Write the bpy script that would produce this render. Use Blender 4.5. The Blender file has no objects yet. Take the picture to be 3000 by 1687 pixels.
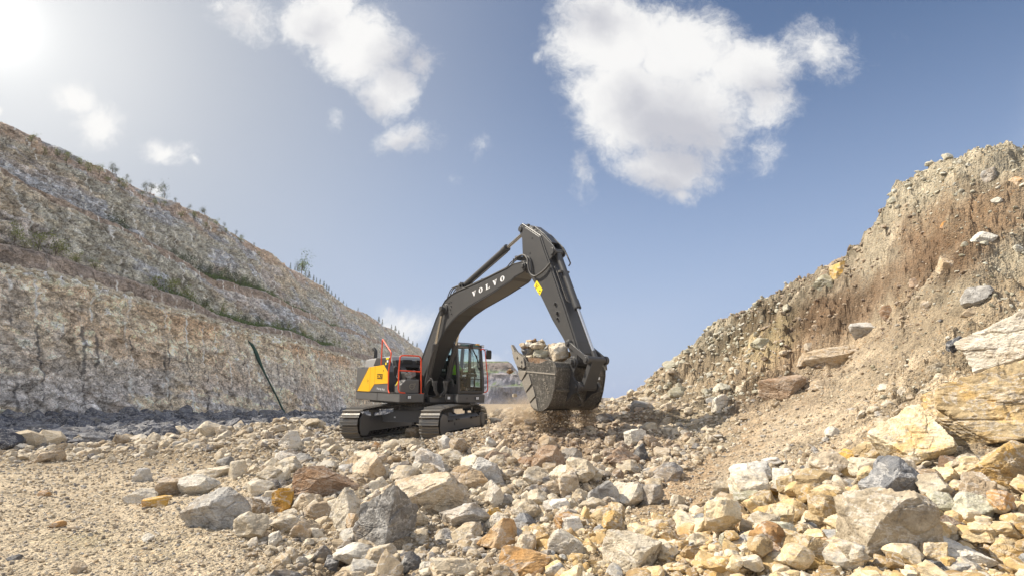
import bpy, bmesh, math, random, re
import numpy as np
from mathutils import Matrix, Vector, Euler
R = math.radians
rng = np.random.default_rng(7)
random.seed(7)
S = bpy.context.scene
COL = S.collection

# ------------------------------------------------------------------ camera
F = 1700.0                      # focal length in pixels of the 3000 x 1687 photograph
HOR = 1170.0                    # row of the horizon
PITCH = math.atan2(HOR - 843.5, F)
CZ = 1.6
cam = bpy.data.cameras.new('camera')
cam.sensor_width = 36.0
cam.lens = F / 3000.0 * 36.0
cam.clip_start = 0.05
cam.clip_end = 20000
camo = bpy.data.objects.new('camera', cam)
COL.objects.link(camo)
camo.location = (0, 0, CZ)
camo.rotation_euler = (R(90) + PITCH, 0, 0)
S.camera = camo
S.render.resolution_x, S.render.resolution_y = 1024, 575

# ------------------------------------------------------------------ sun and sky
SUN_AZ, SUN_EL = -81.0, 44.0     # azimuth from +Y (clockwise positive), elevation
sd = Vector((math.sin(R(SUN_AZ)) * math.cos(R(SUN_EL)), math.cos(R(SUN_AZ)) * math.cos(R(SUN_EL)), math.sin(R(SUN_EL))))
sun = bpy.data.lights.new('sun', 'SUN')
sun.energy = 5.0
sun.angle = R(0.6)
sun.color = (1.0, 0.91, 0.77)
suno = bpy.data.objects.new('sun', sun)
COL.objects.link(suno)
suno.rotation_euler = sd.to_track_quat('Z', 'Y').to_euler()
suno.location = (-40, 0, 60)
S.view_settings.view_transform = 'Standard'
S.view_settings.look = 'None'
S.view_settings.exposure = 0.55
S.view_settings.gamma = 1
S.cycles.max_bounces = 6
S.cycles.diffuse_bounces = 3
S.cycles.transparent_max_bounces = 12
S.cycles.volume_bounces = 1
S.cycles.use_adaptive_sampling = True


def ray(px, py):
    """direction (x, 1, z) of the sight line through a pixel of the photograph"""
    a = (px - 1500) / F
    b = (843.5 - py) / F
    y = math.cos(PITCH) - b * math.sin(PITCH)
    z = math.sin(PITCH) + b * math.cos(PITCH)
    return a / y, z / y


def at(px, py, Y):
    u, v = ray(px, py)
    return np.array((u * Y, Y, CZ + v * Y))


def project(P):
    P = np.asarray(P, float)
    x, y, z = P[..., 0], P[..., 1], P[..., 2] - CZ
    fw = y * math.cos(PITCH) + z * math.sin(PITCH)
    up = -y * math.sin(PITCH) + z * math.cos(PITCH)
    fw = np.where(fw < 0.05, 0.05, fw)
    return 1500 + F * x / fw, 843.5 - F * up / fw


# ------------------------------------------------------------------ node helpers
class NT:
    def __init__(s, tree):
        s.t = tree
        s.t.nodes.clear()

    def n(s, typ, **kw):
        nd = s.t.nodes.new(typ)
        for k, v in kw.items():
            if k.startswith('i_'):
                key = k[2:]
                key = int(key) if key.isdigit() else key.replace('_', ' ')
                tgt = nd.inputs[key]
                if isinstance(v, bpy.types.NodeSocket):
                    s.t.links.new(v, tgt)
                else:
                    tgt.default_value = v
            else:
                setattr(nd, k, v)
        return nd

    def l(s, a, b):
        s.t.links.new(a, b)

    def math(s, op, a, b=None, c=None, clamp=False):
        nd = s.t.nodes.new('ShaderNodeMath')
        nd.operation = op
        nd.use_clamp = clamp
        for i, v in enumerate((a, b, c)):
            if v is None:
                continue
            if isinstance(v, bpy.types.NodeSocket):
                s.t.links.new(v, nd.inputs[i])
            else:
                nd.inputs[i].default_value = v
        return nd.outputs[0]

    def mix(s, fac, a, b, blend='MIX'):
        nd = s.t.nodes.new('ShaderNodeMix')
        nd.data_type = 'RGBA'
        nd.blend_type = blend
        for i, v in ((0, fac), (6, a), (7, b)):
            if isinstance(v, bpy.types.NodeSocket):
                s.t.links.new(v, nd.inputs[i])
            elif i == 0:
                nd.inputs[0].default_value = v
            else:
                nd.inputs[i].default_value = (v[0], v[1], v[2], 1)
        return nd.outputs[2]

    def ramp(s, fac, stops, interp='LINEAR'):
        nd = s.t.nodes.new('ShaderNodeValToRGB')
        cr = nd.color_ramp
        cr.interpolation = interp
        while len(cr.elements) > 1:
            cr.elements.remove(cr.elements[-1])
        for i, (p, c) in enumerate(stops):
            e = cr.elements[0] if i == 0 else cr.elements.new(p)
            e.position = p
            e.color = (c, c, c, 1) if isinstance(c, (int, float)) else (c[0], c[1], c[2], 1)
        s.t.links.new(fac, nd.inputs[0])
        return nd.outputs[0]

    def noise(s, vec, scale, detail=4, rough=0.55, dist=0.0, out=0):
        nd = s.n('ShaderNodeTexNoise')
        nd.inputs['Scale'].default_value = scale
        nd.inputs['Detail'].default_value = detail
        nd.inputs['Roughness'].default_value = rough
        nd.inputs['Distortion'].default_value = dist
        s.l(vec, nd.inputs['Vector'])
        return nd.outputs[out]

    def mapping(s, vec, scale=(1, 1, 1), rot=(0, 0, 0), loc=(0, 0, 0), typ='POINT'):
        nd = s.n('ShaderNodeMapping', vector_type=typ)
        s.l(vec, nd.inputs['Vector'])
        nd.inputs['Scale'].default_value = scale
        nd.inputs['Rotation'].default_value = rot
        nd.inputs['Location'].default_value = loc
        return nd.outputs[0]


# ------------------------------------------------------------------ world
W = bpy.data.worlds.new('World')
S.world = W
W.use_nodes = True
w = NT(W.node_tree)
sky = w.n('ShaderNodeTexSky', sky_type='NISHITA')
sky.sun_disc = False
sky.sun_elevation = R(SUN_EL)
sky.sun_rotation = R(SUN_AZ)
sky.altitude = 300
sky.air_density = 1.0
sky.dust_density = 1.6
sky.ozone_density = 1.5
tc = w.n('ShaderNodeTexCoord')
D = tc.outputs['Generated']
sep = w.n('ShaderNodeSeparateXYZ')
w.l(D, sep.inputs[0])
dx, dy, dz = sep.outputs
ysafe = w.math('MAXIMUM', dy, 0.02)
u_ = w.math('DIVIDE', dx, ysafe)
v_ = w.math('DIVIDE', dz, ysafe)
cmb = w.n('ShaderNodeCombineXYZ')
w.l(u_, cmb.inputs[0])
w.l(v_, cmb.inputs[1])
UV = cmb.outputs[0]
wn = w.n('ShaderNodeTexNoise')
w.l(UV, wn.inputs['Vector'])
wn.inputs['Scale'].default_value = 4.5
wn.inputs['Detail'].default_value = 5
wn.inputs['Roughness'].default_value = 0.6
off = w.n('ShaderNodeVectorMath', operation='SUBTRACT')
w.l(wn.outputs['Color'], off.inputs[0])
off.inputs[1].default_value = (0.5, 0.5, 0.5)
sc_ = w.n('ShaderNodeVectorMath', operation='SCALE')
w.l(off.outputs[0], sc_.inputs[0])
sc_.inputs['Scale'].default_value = 0.13
add = w.n('ShaderNodeVectorMath', operation='ADD')
w.l(UV, add.inputs[0])
w.l(sc_.outputs[0], add.inputs[1])
WUV = add.outputs[0]
# clouds: (px, py, half width, half height, turn in degrees, density)
CLOUDS = [(1800, 110, 225, 170, 0, 1.35), (1990, 130, 230, 150, 0, 1.3), (1840, 290, 215, 200, 0, 1.4), (2010, 330, 220, 220, -20, 1.25),
          (1960, 480, 190, 120, 0, 1.2), (2190, 200, 210, 110, 8, 1.1), (2390, 150, 170, 110, -15, .9), (2230, 300, 130, 110, 0, .75), (1985, 570, 100, 60, 0, .8), (1690, 500, 60, 110, 10, .62),
          (1595, 155, 45, 30, 0, .55), (2230, 420, 100, 110, 0, .5),
          (950, 40, 150, 120, 0, 1.25), (1060, 130, 190, 140, -25, 1.35), (1160, 250, 110, 100, -25, 1.2), (1240, 170, 80, 90, 0, .8),
          (985, 350, 55, 45, 40, .50), (1190, 405, 120, 60, -5, .66), (1150, 330, 40, 45, 0, .5), (715, 30, 140, 85, -12, .95), (640, 10, 60, 50, 0, .7),
          (215, 285, 90, 60, -10, .95), (285, 360, 105, 95, -40, 1.0), (480, 430, 110, 65, -12, .78), (590, 465, 40, 20, -30, .5), (1395, 450, 60, 50, -30, .44), (1315, 515, 45, 35, 0, .36),
          (1180, 955, 190, 75, 5, .66), (1420, 1060, 170, 70, 0, .6), (345, 522, 45, 25, -30, .9), (470, 565, 50, 30, -30, .75), (5, 335, 25, 40, 0, .9), (1700, 1120, 160, 45, 0, .45)]
mx = None
for (cx, cy, rx, ry, tn, dn) in CLOUDS:
    u0, v0 = ray(cx, cy)
    ua, va = ray(cx + 10, cy)
    ub, vb = ray(cx, cy - 10)
    su = math.hypot(ua - u0, va - v0) / 10 * rx * 1.22
    sv = math.hypot(ub - u0, vb - v0) / 10 * ry * 1.22
    m = w.mapping(WUV, scale=(su, sv, 1), rot=(0, 0, R(tn)), loc=(u0, v0, 0), typ='TEXTURE')
    g = w.n('ShaderNodeTexGradient', gradient_type='SPHERICAL')
    w.l(m, g.inputs[0])
    val = w.math('MULTIPLY', g.outputs['Fac'], dn)
    mx = val if mx is None else w.math('MAXIMUM', mx, val)
fb = w.noise(WUV, 7.5, 12, 0.66)
fb2 = w.noise(WUV, 42.0, 8, 0.72)
f_ = w.math('ADD', w.math('MULTIPLY', w.math('SUBTRACT', fb, 0.5), 2.3), w.math('MULTIPLY', w.math('SUBTRACT', fb2, 0.5), 1.15))
dens = w.math('ADD', w.math('MULTIPLY', mx, 2.0), f_)
mr = w.n('ShaderNodeMapRange', interpolation_type='SMOOTHERSTEP')
w.l(dens, mr.inputs['Value'])
mr.inputs['From Min'].default_value = 0.30
mr.inputs['From Max'].default_value = 1.75
front = w.n('ShaderNodeMapRange')
w.l(dy, front.inputs['Value'])
front.inputs['From Min'].default_value = 0.1
front.inputs['From Max'].default_value = 0.25
alpha = w.math('MULTIPLY', mr.outputs[0], front.outputs[0])
alpha = w.math('MULTIPLY', alpha, 0.97)
# base sky: the Nishita sky, paled towards the horizon and towards the bright air on the left
skyc = w.mix(1.0, sky.outputs[0], (0.078, 0.078, 0.080), 'MULTIPLY')
hs = w.n('ShaderNodeHueSaturation')
hs.inputs['Saturation'].default_value = 1.12
hs.inputs['Value'].default_value = 1.0
w.l(skyc, hs.inputs['Color'])
hz = w.n('ShaderNodeMapRange', interpolation_type='SMOOTHSTEP')
w.l(dz, hz.inputs['Value'])
hz.inputs['From Min'].default_value = 0.62
hz.inputs['From Max'].default_value = -0.05
hzf = w.math('MULTIPLY', hz.outputs[0], 0.85)
skyh = w.mix(hzf, hs.outputs[0], (0.295, 0.37, 0.54))
gu, gv = ray(-40, 60)
gd = Vector((gu, 1, gv)).normalized()
dot = w.n('ShaderNodeVectorMath', operation='DOT_PRODUCT')
w.l(D, dot.inputs[0])
dot.inputs[1].default_value = gd
dt = w.math('MAXIMUM', dot.outputs['Value'], 0.0)
gl1 = w.math('MULTIPLY', w.math('POWER', dt, 6.0), 0.80)
skyg = w.mix(gl1, skyh, (0.40, 0.405, 0.40))
gl2 = w.math('ADD', w.math('MULTIPLY', w.math('POWER', dt, 900.0), .45), w.math('MULTIPLY', w.math('POWER', dt, 60.0), .34), clamp=True)
skyg2 = w.mix(gl2, skyg, (1.05, 1.04, 1.0))
SHADE = [(2010, 400, 190, 190, 0, 1.0), (1880, 300, 140, 110, 0, .6), (1960, 540, 200, 90, 0, .7), (2250, 260, 200, 90, 0, .6), (1740, 60, 140, 60, 0, .6), (1700, 470, 90, 110, 0, .5),
         (1215, 150, 110, 130, -20, .8), (930, 70, 90, 70, 0, .5), (1190, 420, 110, 50, 0, .5), (700, 40, 120, 60, 0, .5), (1100, 300, 100, 60, -20, .5)]
ms = None
for (cx, cy, rx, ry, tn, dn) in SHADE:
    u0, v0 = ray(cx, cy)
    ua, va = ray(cx + 10, cy)
    ub, vb = ray(cx, cy - 10)
    m = w.mapping(WUV, scale=(math.hypot(ua - u0, va - v0) / 10 * rx * 1.3, math.hypot(ub - u0, vb - v0) / 10 * ry * 1.3, 1), rot=(0, 0, R(tn)), loc=(u0, v0, 0), typ='TEXTURE')
    g = w.n('ShaderNodeTexGradient', gradient_type='SPHERICAL')
    w.l(m, g.inputs[0])
    val = w.math('MULTIPLY', g.outputs['Fac'], dn)
    ms = val if ms is None else w.math('MAXIMUM', ms, val)
shade = w.noise(WUV, 6.0, 8, 0.6)
sfac = w.math('ADD', w.math('MULTIPLY', ms, 1.7), w.math('MULTIPLY', w.math('SUBTRACT', shade, 0.5), 1.6))
mr2 = w.n('ShaderNodeMapRange', interpolation_type='SMOOTHSTEP')
w.l(sfac, mr2.inputs['Value'])
mr2.inputs['From Min'].default_value = 0.0
mr2.inputs['From Max'].default_value = 1.3
cc = w.mix(mr2.outputs[0], (0.66, 0.655, 0.645), (0.40, 0.405, 0.44))
skyf = w.mix(alpha, skyg2, cc)
# bright cloud added to the unseen sky, right and behind, as fill light
ob = w.n('ShaderNodeMapRange', interpolation_type='SMOOTHSTEP')
w.l(w.math('SUBTRACT', dx, 0.52), ob.inputs['Value'])
ob.inputs['From Min'].default_value = 0.10
ob.inputs['From Max'].default_value = 0.35
obn = w.ramp(w.noise(D, 2.6, 6, 0.6, 0.3), [(0.40, 0.0), (0.56, 1.0)])
ob2 = w.n('ShaderNodeMapRange', interpolation_type='SMOOTHSTEP')
w.l(dy, ob2.inputs['Value'])
ob2.inputs['From Min'].default_value = 0.15
ob2.inputs['From Max'].default_value = -0.25
obm = w.math('MAXIMUM', ob.outputs[0], w.math('MULTIPLY', ob2.outputs[0], 0.45))
obf = w.math('MULTIPLY', w.math('MULTIPLY', obm, obn), w.math('GREATER_THAN', dz, 0.0))
skyf = w.mix(w.math('MULTIPLY', obf, 0.9), skyf, (1.60, 1.56, 1.50))
bg = w.n('ShaderNodeBackground')
w.l(skyf, bg.inputs['Color'])
bg.inputs['Strength'].default_value = 1.0
wo = w.n('ShaderNodeOutputWorld')
w.l(bg.outputs[0], wo.inputs['Surface'])
W.cycles.sampling_method = 'MANUAL'
W.cycles.sample_map_resolution = 512

# ------------------------------------------------------------------ noise in numpy
_perm = np.random.default_rng(11).permutation(4096).astype(np.int64)
_grad = np.random.default_rng(12).normal(size=(4096, 3))
_grad /= np.linalg.norm(_grad, axis=1)[:, None]
_rnd = np.random.default_rng(13).random((4096, 4))


def _hash(i, j, k):
    return _perm[(_perm[(_perm[i & 4095] + j) & 4095] + k) & 4095]


def perlin(P):
    P = np.asarray(P, float)
    I = np.floor(P).astype(np.int64)
    f = P - I
    uvw = f * f * f * (f * (f * 6 - 15) + 10)
    out = 0
    for a in (0, 1):
        wa = uvw[:, 0] if a else 1 - uvw[:, 0]
        for b in (0, 1):
            wb = uvw[:, 1] if b else 1 - uvw[:, 1]
            for c in (0, 1):
                wc = uvw[:, 2] if c else 1 - uvw[:, 2]
                g = _grad[_hash(I[:, 0] + a, I[:, 1] + b, I[:, 2] + c)]
                d = (f[:, 0] - a) * g[:, 0] + (f[:, 1] - b) * g[:, 1] + (f[:, 2] - c) * g[:, 2]
                out = out + wa * wb * wc * d
    return out * 1.5


def fbm(P, oct=4, rough=0.5, ridged=False):
    P = np.asarray(P, float)
    o = 0.0
    a = 1.0
    for i in range(oct):
        n = perlin(P * (2.03 ** i) + 17.3 * i)
        o = o + a * ((0.5 - np.abs(n)) if ridged else n)
        a *= rough
    return o


def worley(P):
    P = np.asarray(P, float)
    I = np.floor(P).astype(np.int64)
    f = P - I
    n = len(P)
    F1 = np.full(n, 9.0)
    F2 = np.full(n, 9.0)
    H = np.zeros(n)
    for a in (-1, 0, 1):
        for b in (-1, 0, 1):
            for c in (-1, 0, 1):
                h = _hash(I[:, 0] + a, I[:, 1] + b, I[:, 2] + c)
                r = _rnd[h]
                d = np.sqrt((a + r[:, 0] - f[:, 0]) ** 2 + (b + r[:, 1] - f[:, 1]) ** 2 + (c + r[:, 2] - f[:, 2]) ** 2)
                lt = d < F1
                F2 = np.where(lt, F1, np.minimum(F2, d))
                H = np.where(lt, r[:, 3], H)
                F1 = np.where(lt, d, F1)
    return F1, F2, H


def sstep(x, a, b):
    t = np.clip((np.asarray(x, float) - a) / (b - a), 0, 1)
    return t * t * (3 - 2 * t)


# ------------------------------------------------------------------ mesh helpers
def mesh_from(name, V, Fc, mats=(), smooth=False, midx=None, cols=None):
    """V (n,3); Fc (m,k) array of equal-sided faces"""
    me = bpy.data.meshes.new(name)
    V = np.asarray(V, np.float32)
    Fc = np.asarray(Fc, np.int32)
    m, k = Fc.shape
    me.vertices.add(len(V))
    me.vertices.foreach_set('co', V.ravel())
    me.loops.add(m * k)
    me.loops.foreach_set('vertex_index', Fc.ravel())
    me.polygons.add(m)
    me.polygons.foreach_set('loop_start', np.arange(0, m * k, k, dtype=np.int32))
    me.polygons.foreach_set('loop_total', np.full(m, k, np.int32))
    if midx is not None:
        me.polygons.foreach_set('material_index', np.asarray(midx, np.int32))
    me.polygons.foreach_set('use_smooth', np.full(m, bool(smooth)))
    for mt in mats:
        me.materials.append(mt)
    if cols is not None:
        ca = me.color_attributes.new('earth', 'FLOAT_COLOR', 'POINT')
        c4 = np.ones((len(V), 4), np.float32)
        c4[:, :3] = cols
        ca.data.foreach_set('color', c4.ravel())
    me.update(calc_edges=True)
    return me


def link(name, me, parent=None, loc=None, **props):
    o = bpy.data.objects.new(name, me)
    COL.objects.link(o)
    if parent is not None:
        o.parent = parent
    if loc is not None:
        o.location = loc
    for k, v in props.items():
        if v is not None:
            o[k] = v
    return o


_ico = {}


def ico(level):
    if level not in _ico:
        bm = bmesh.new()
        bmesh.ops.create_icosphere(bm, subdivisions=level, radius=1.0)
        bm.verts.ensure_lookup_table()
        V = np.array([v.co[:] for v in bm.verts])
        Fc = np.array([[v.index for v in f.verts] for f in bm.faces])
        bm.free()
        _ico[level] = (V, Fc)
    return _ico[level]


def rock(level, seed, blocky=0.5, rough=1.0, upright=False):
    """an angular broken stone: a sphere of points cut by planes, then roughened; fits a unit box"""
    r = np.random.default_rng(seed)
    Dv, Fc = ico(level)
    n = r.integers(9, 16) if upright else r.integers(9, 17)
    N = r.normal(size=(n, 3))
    N /= np.linalg.norm(N, axis=1)[:, None]
    d = r.uniform(0.60, 1.0, n) if upright else r.uniform(0.58, 1.0, n)
    ax = np.linalg.qr(r.normal(size=(3, 3)))[0]
    if upright:
        ax = np.array(Euler((r.normal() * .45, r.normal() * .45, r.uniform(-.8, .8))).to_matrix())
    B = np.vstack([ax, -ax]) + r.normal(size=(6, 3)) * 0.13
    B /= np.linalg.norm(B, axis=1)[:, None]
    bd = np.repeat([0], 6) + r.uniform(0.5, 0.78, 6)
    keep = r.random(6) < 0.55 + blocky * 0.5
    if upright:
        B = np.vstack([ax, -ax]) + r.normal(size=(6, 3)) * 0.27
        B /= np.linalg.norm(B, axis=1)[:, None]
        keep = r.random(6) < .8
        bd = r.uniform(.50, .80, 6)
        if blocky > .9:
            B = np.vstack([ax, -ax]) + r.normal(size=(6, 3)) * 0.16
            B /= np.linalg.norm(B, axis=1)[:, None]
            keep[:] = True
            bd = r.uniform(.50, .68, 6)
            d = np.maximum(d, .74)
    N = np.vstack([N, B[keep]])
    d = np.r_[d, bd[keep]]
    dots = Dv @ N.T
    rr = d[None, :] / np.maximum(dots, 1e-3)
    rr = np.where(dots > 0.05, rr, 9.0)
    rad = rr.min(axis=1)
    rad = np.minimum(rad, 1.35)
    V = Dv * rad[:, None]
    if level >= 3:
        s = r.uniform(0, 50, 3)
        nn = fbm(V * 1.7 + s, 3) * (0.05 if upright else 0.08) * rough
        V = V + Dv * nn[:, None]
        if level >= 4:
            q = V @ ax
            q = q * np.array([1.0, 1.0, 1.7])
            F1, F2, H = worley(q * 1.5 + s)
            V = V + Dv * ((H - 0.5) * 0.085 * rough * sstep(F2 - F1, 0.0, 0.16) - 0.03 * (1 - sstep(F2 - F1, 0, 0.08)))[:, None]
            V = V + Dv * (fbm(V * 6 + s, 4, 0.6, True) * 0.028 * rough)[:, None]
            V = V + Dv * (fbm(V * 19 + s, 3, 0.6) * 0.010 * rough)[:, None]
    elif level == 2:
        V = V * (1 + r.normal(size=(len(V), 1)) * 0.035)
    if not upright:
        V = V @ rot3(r).T
    lo, hi = V.min(0), V.max(0)
    V = (V - (lo + hi) / 2) / (hi - lo)
    return V, Fc


def rot3(r, tilt=math.pi):
    q = r.normal(size=4)
    q /= np.linalg.norm(q)
    a, b, c, d = q
    return np.array([[1 - 2 * (c * c + d * d), 2 * (b * c - a * d), 2 * (b * d + a * c)],
                     [2 * (b * c + a * d), 1 - 2 * (b * b + d * d), 2 * (c * d - a * b)],
                     [2 * (b * d - a * c), 2 * (c * d + a * b), 1 - 2 * (b * b + c * c)]])


# ------------------------------------------------------------------ materials
def mat(name):
    m = bpy.data.materials.new(name)
    m.use_nodes = True
    t = NT(m.node_tree)
    out = t.n('ShaderNodeOutputMaterial')
    p = t.n('ShaderNodeBsdfPrincipled')
    t.l(p.outputs[0], out.inputs['Surface'])
    return m, t, p, out


def stone_mat(name, ramp, stain, stain_amt, vein=(0.62, 0.60, 0.56), vein_amt=0.5, scale=1.0, dark=0.0, island=False, bump=1.0):
    m, t, p, out = mat(name)
    tcn = t.n('ShaderNodeTexCoord')
    geo = t.n('ShaderNodeNewGeometry')
    oi = t.n('ShaderNodeObjectInfo')
    rv = geo.outputs['Random Per Island'] if island else oi.outputs['Random']
    P = tcn.outputs['Object']
    sh = t.n('ShaderNodeCombineXYZ')
    t.l(t.math('MULTIPLY', rv, 37.0), sh.inputs[0])
    t.l(t.math('MULTIPLY', rv, 91.0), sh.inputs[1])
    t.l(t.math('MULTIPLY', rv, 53.0), sh.inputs[2])
    vadd = t.n('ShaderNodeVectorMath', operation='ADD')
    t.l(P, vadd.inputs[0])
    t.l(sh.outputs[0], vadd.inputs[1])
    Q = vadd.outputs[0]
    n1 = t.noise(Q, 2.6 * scale, 6, 0.62, 0.4)
    n2 = t.noise(Q, 11 * scale, 6, 0.65)
    key = t.math('ADD', t.math('MULTIPLY', n1, 0.55), t.math('MULTIPLY', n2, 0.3))
    if island:
        key = t.math('ADD', t.math('MULTIPLY', key, 0.5), t.math('MULTIPLY', rv, 0.72))
        key = t.math('SUBTRACT', key, 0.07)
    else:
        key = t.math('ADD', key, t.math('MULTIPLY', t.math('SUBTRACT', rv, 0.5), 0.30))
    c = t.ramp(key, ramp)
    # rusty or grey stains
    n3 = t.noise(Q, 1.6 * scale, 5, 0.6, 0.8)
    sf = t.ramp(n3, [(0.50, 0.0), (0.66, 1.0)])
    c = t.mix(t.math('MULTIPLY', sf, stain_amt), c, stain)
    # veins and layers
    ml = t.mapping(Q, scale=(1.0, 1.0, 2.1), rot=(0.7, 0.55, 0.2))
    n4 = t.noise(ml, 2.4 * scale, 7, 0.66, 0.45)
    vf = t.ramp(n4, [(0.455, 0.0), (0.495, 1.0), (0.515, 0.0)])
    c = t.mix(t.math('MULTIPLY', vf, vein_amt), c, vein)
    n5 = t.noise(ml, 5.5 * scale, 5, 0.7, 0.5)
    c = t.mix(t.ramp(n5, [(0.32, 0.62), (0.47, 0.0)]), c, (0.075, 0.062, 0.05))
    n6 = t.noise(Q, 55 * scale, 4, 0.7)
    c = t.mix(0.55, c, t.ramp(n6, [(0.32, 0.42), (0.68, 1.0)]), 'MULTIPLY')
    c = t.mix(1.0, c, (1.28, 1.28, 1.28), 'MULTIPLY')
    t.l(c, p.inputs['Base Color'])
    p.inputs['Roughness'].default_value = 0.9
    p.inputs['Specular IOR Level'].default_value = 0.25
    h = t.math('ADD', t.math('MULTIPLY', n2, 0.5), t.math('ADD', t.math('MULTIPLY', n5, 0.35), t.math('MULTIPLY', n6, 0.22)))
    b = t.n('ShaderNodeBump')
    b.inputs['Strength'].default_value = 0.75 * bump
    b.inputs['Distance'].default_value = 0.05 / scale
    t.l(h, b.inputs['Height'])
    t.l(b.outputs[0], p.inputs['Normal'])
    return m


PALE = [(0.25, (0.30, 0.25, 0.18)), (0.45, (0.47, 0.41, 0.31)), (0.62, (0.62, 0.56, 0.455))]
M = {}
M['pale'] = stone_mat('stone_pale', PALE, (0.50, 0.38, 0.23), 0.45)
M['tan'] = stone_mat('stone_tan', [(0.25, (0.24, 0.18, 0.115)), (0.45, (0.40, 0.32, 0.225)), (0.62, (0.54, 0.46, 0.34))], (0.40, 0.26, 0.13), 0.5)
M['orange'] = stone_mat('stone_orange', [(0.25, (0.26, 0.15, 0.07)), (0.45, (0.44, 0.27, 0.12)), (0.62, (0.58, 0.45, 0.30))], (0.48, 0.24, 0.07), 0.8)
M['brown'] = stone_mat('stone_brown', [(0.25, (0.13, 0.085, 0.055)), (0.45, (0.24, 0.165, 0.11)), (0.62, (0.38, 0.29, 0.21))], (0.28, 0.16, 0.08), 0.6, vein_amt=0.3)
M['grey'] = stone_mat('stone_grey', [(0.25, (0.19, 0.18, 0.165)), (0.45, (0.40, 0.385, 0.355)), (0.62, (0.62, 0.59, 0.54))], (0.36, 0.27, 0.17), 0.6, vein_amt=0.45)
M['dark'] = stone_mat('stone_dark', [(0.25, (0.055, 0.058, 0.066)), (0.45, (0.12, 0.125, 0.135)), (0.62, (0.26, 0.26, 0.26))], (0.26, 0.22, 0.17), 0.35, vein_amt=0.5)
M['yellow'] = stone_mat('stone_yellow', [(0.25, (0.30, 0.22, 0.12)), (0.45, (0.50, 0.39, 0.23)), (0.62, (0.66, 0.58, 0.42))], (0.52, 0.32, 0.09), 0.7)
M['ochre'] = stone_mat('stone_ochre', [(0.25, (0.36, 0.19, 0.05)), (0.45, (0.55, 0.34, 0.09)), (0.62, (0.62, 0.48, 0.24))], (0.60, 0.34, 0.05), 0.6)
M['white'] = stone_mat('stone_white', [(0.25, (0.40, 0.36, 0.29)), (0.45, (0.58, 0.54, 0.46)), (0.62, (0.70, 0.67, 0.60))], (0.44, 0.33, 0.21), 0.5)
M['green'] = stone_mat('stone_green', [(0.25, (0.24, 0.22, 0.15)), (0.45, (0.40, 0.38, 0.28)), (0.62, (0.56, 0.54, 0.43))], (0.34, 0.33, 0.26), 0.5)
RUB = [stone_mat('rubble_tan', [(0.0, (0.13, 0.098, 0.062)), (0.14, (0.13, 0.13, 0.135)), (0.25, (0.28, 0.215, 0.14)), (0.5, (0.42, 0.35, 0.245)), (0.75, (0.54, 0.475, 0.365)), (0.88, (0.27, 0.265, 0.255)), (0.97, (0.38, 0.25, 0.12))], (0.42, 0.30, 0.17), 0.35, island=True, scale=2.2, bump=1.0),
       stone_mat('rubble_brown', [(0.0, (0.11, 0.08, 0.055)), (0.35, (0.22, 0.16, 0.11)), (0.62, (0.36, 0.28, 0.19)), (0.9, (0.48, 0.41, 0.31))], (0.24, 0.16, 0.09), 0.4, island=True, scale=2.2, bump=.8),
       stone_mat('rubble_yellow', [(0.0, (0.13, 0.085, 0.045)), (0.2, (0.29, 0.20, 0.10)), (0.36, (0.46, 0.33, 0.16)), (0.52, (0.55, 0.44, 0.27)), (0.74, (0.62, 0.54, 0.40)), (0.84, (0.24, 0.25, 0.26)), (0.93, (0.40, 0.37, 0.28)), (1.0, (0.48, 0.25, 0.07))], (0.56, 0.36, 0.12), 0.45, island=True, scale=2.2, bump=.8),
       stone_mat('rubble_shaded', [(0.0, (0.026, 0.029, 0.039)), (0.4, (0.06, 0.066, 0.086)), (0.75, (0.12, 0.128, 0.15)), (0.93, (0.24, 0.22, 0.19))], (0.16, 0.14, 0.12), 0.3, island=True, scale=1.0, bump=.8),  # bluish grey wall-foot stones, wall shadow darkened into their colour
       stone_mat('rubble_green', [(0.0, (0.17, 0.15, 0.10)), (0.35, (0.31, 0.29, 0.21)), (0.65, (0.44, 0.42, 0.335)), (0.9, (0.54, 0.525, 0.455))], (0.42, 0.36, 0.24), 0.4, island=True, scale=2.0, bump=.8)]
# ------------------------------------------------------------------ machine placement
T0 = np.array((-3.0381, 19.776, CZ - 1.1368))
MS = np.array([[0.5672, 0.8234, 0.0184], [-0.823, 0.5675, -0.0237], [-0.0299, -0.0017, 0.9996]])     # upper works
MU = np.array([[-0.2609, 0.9653, -0.0097], [-0.9652, -0.261, -0.0163], [-0.0183, 0.0051, 0.9998]])   # tracks

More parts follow.
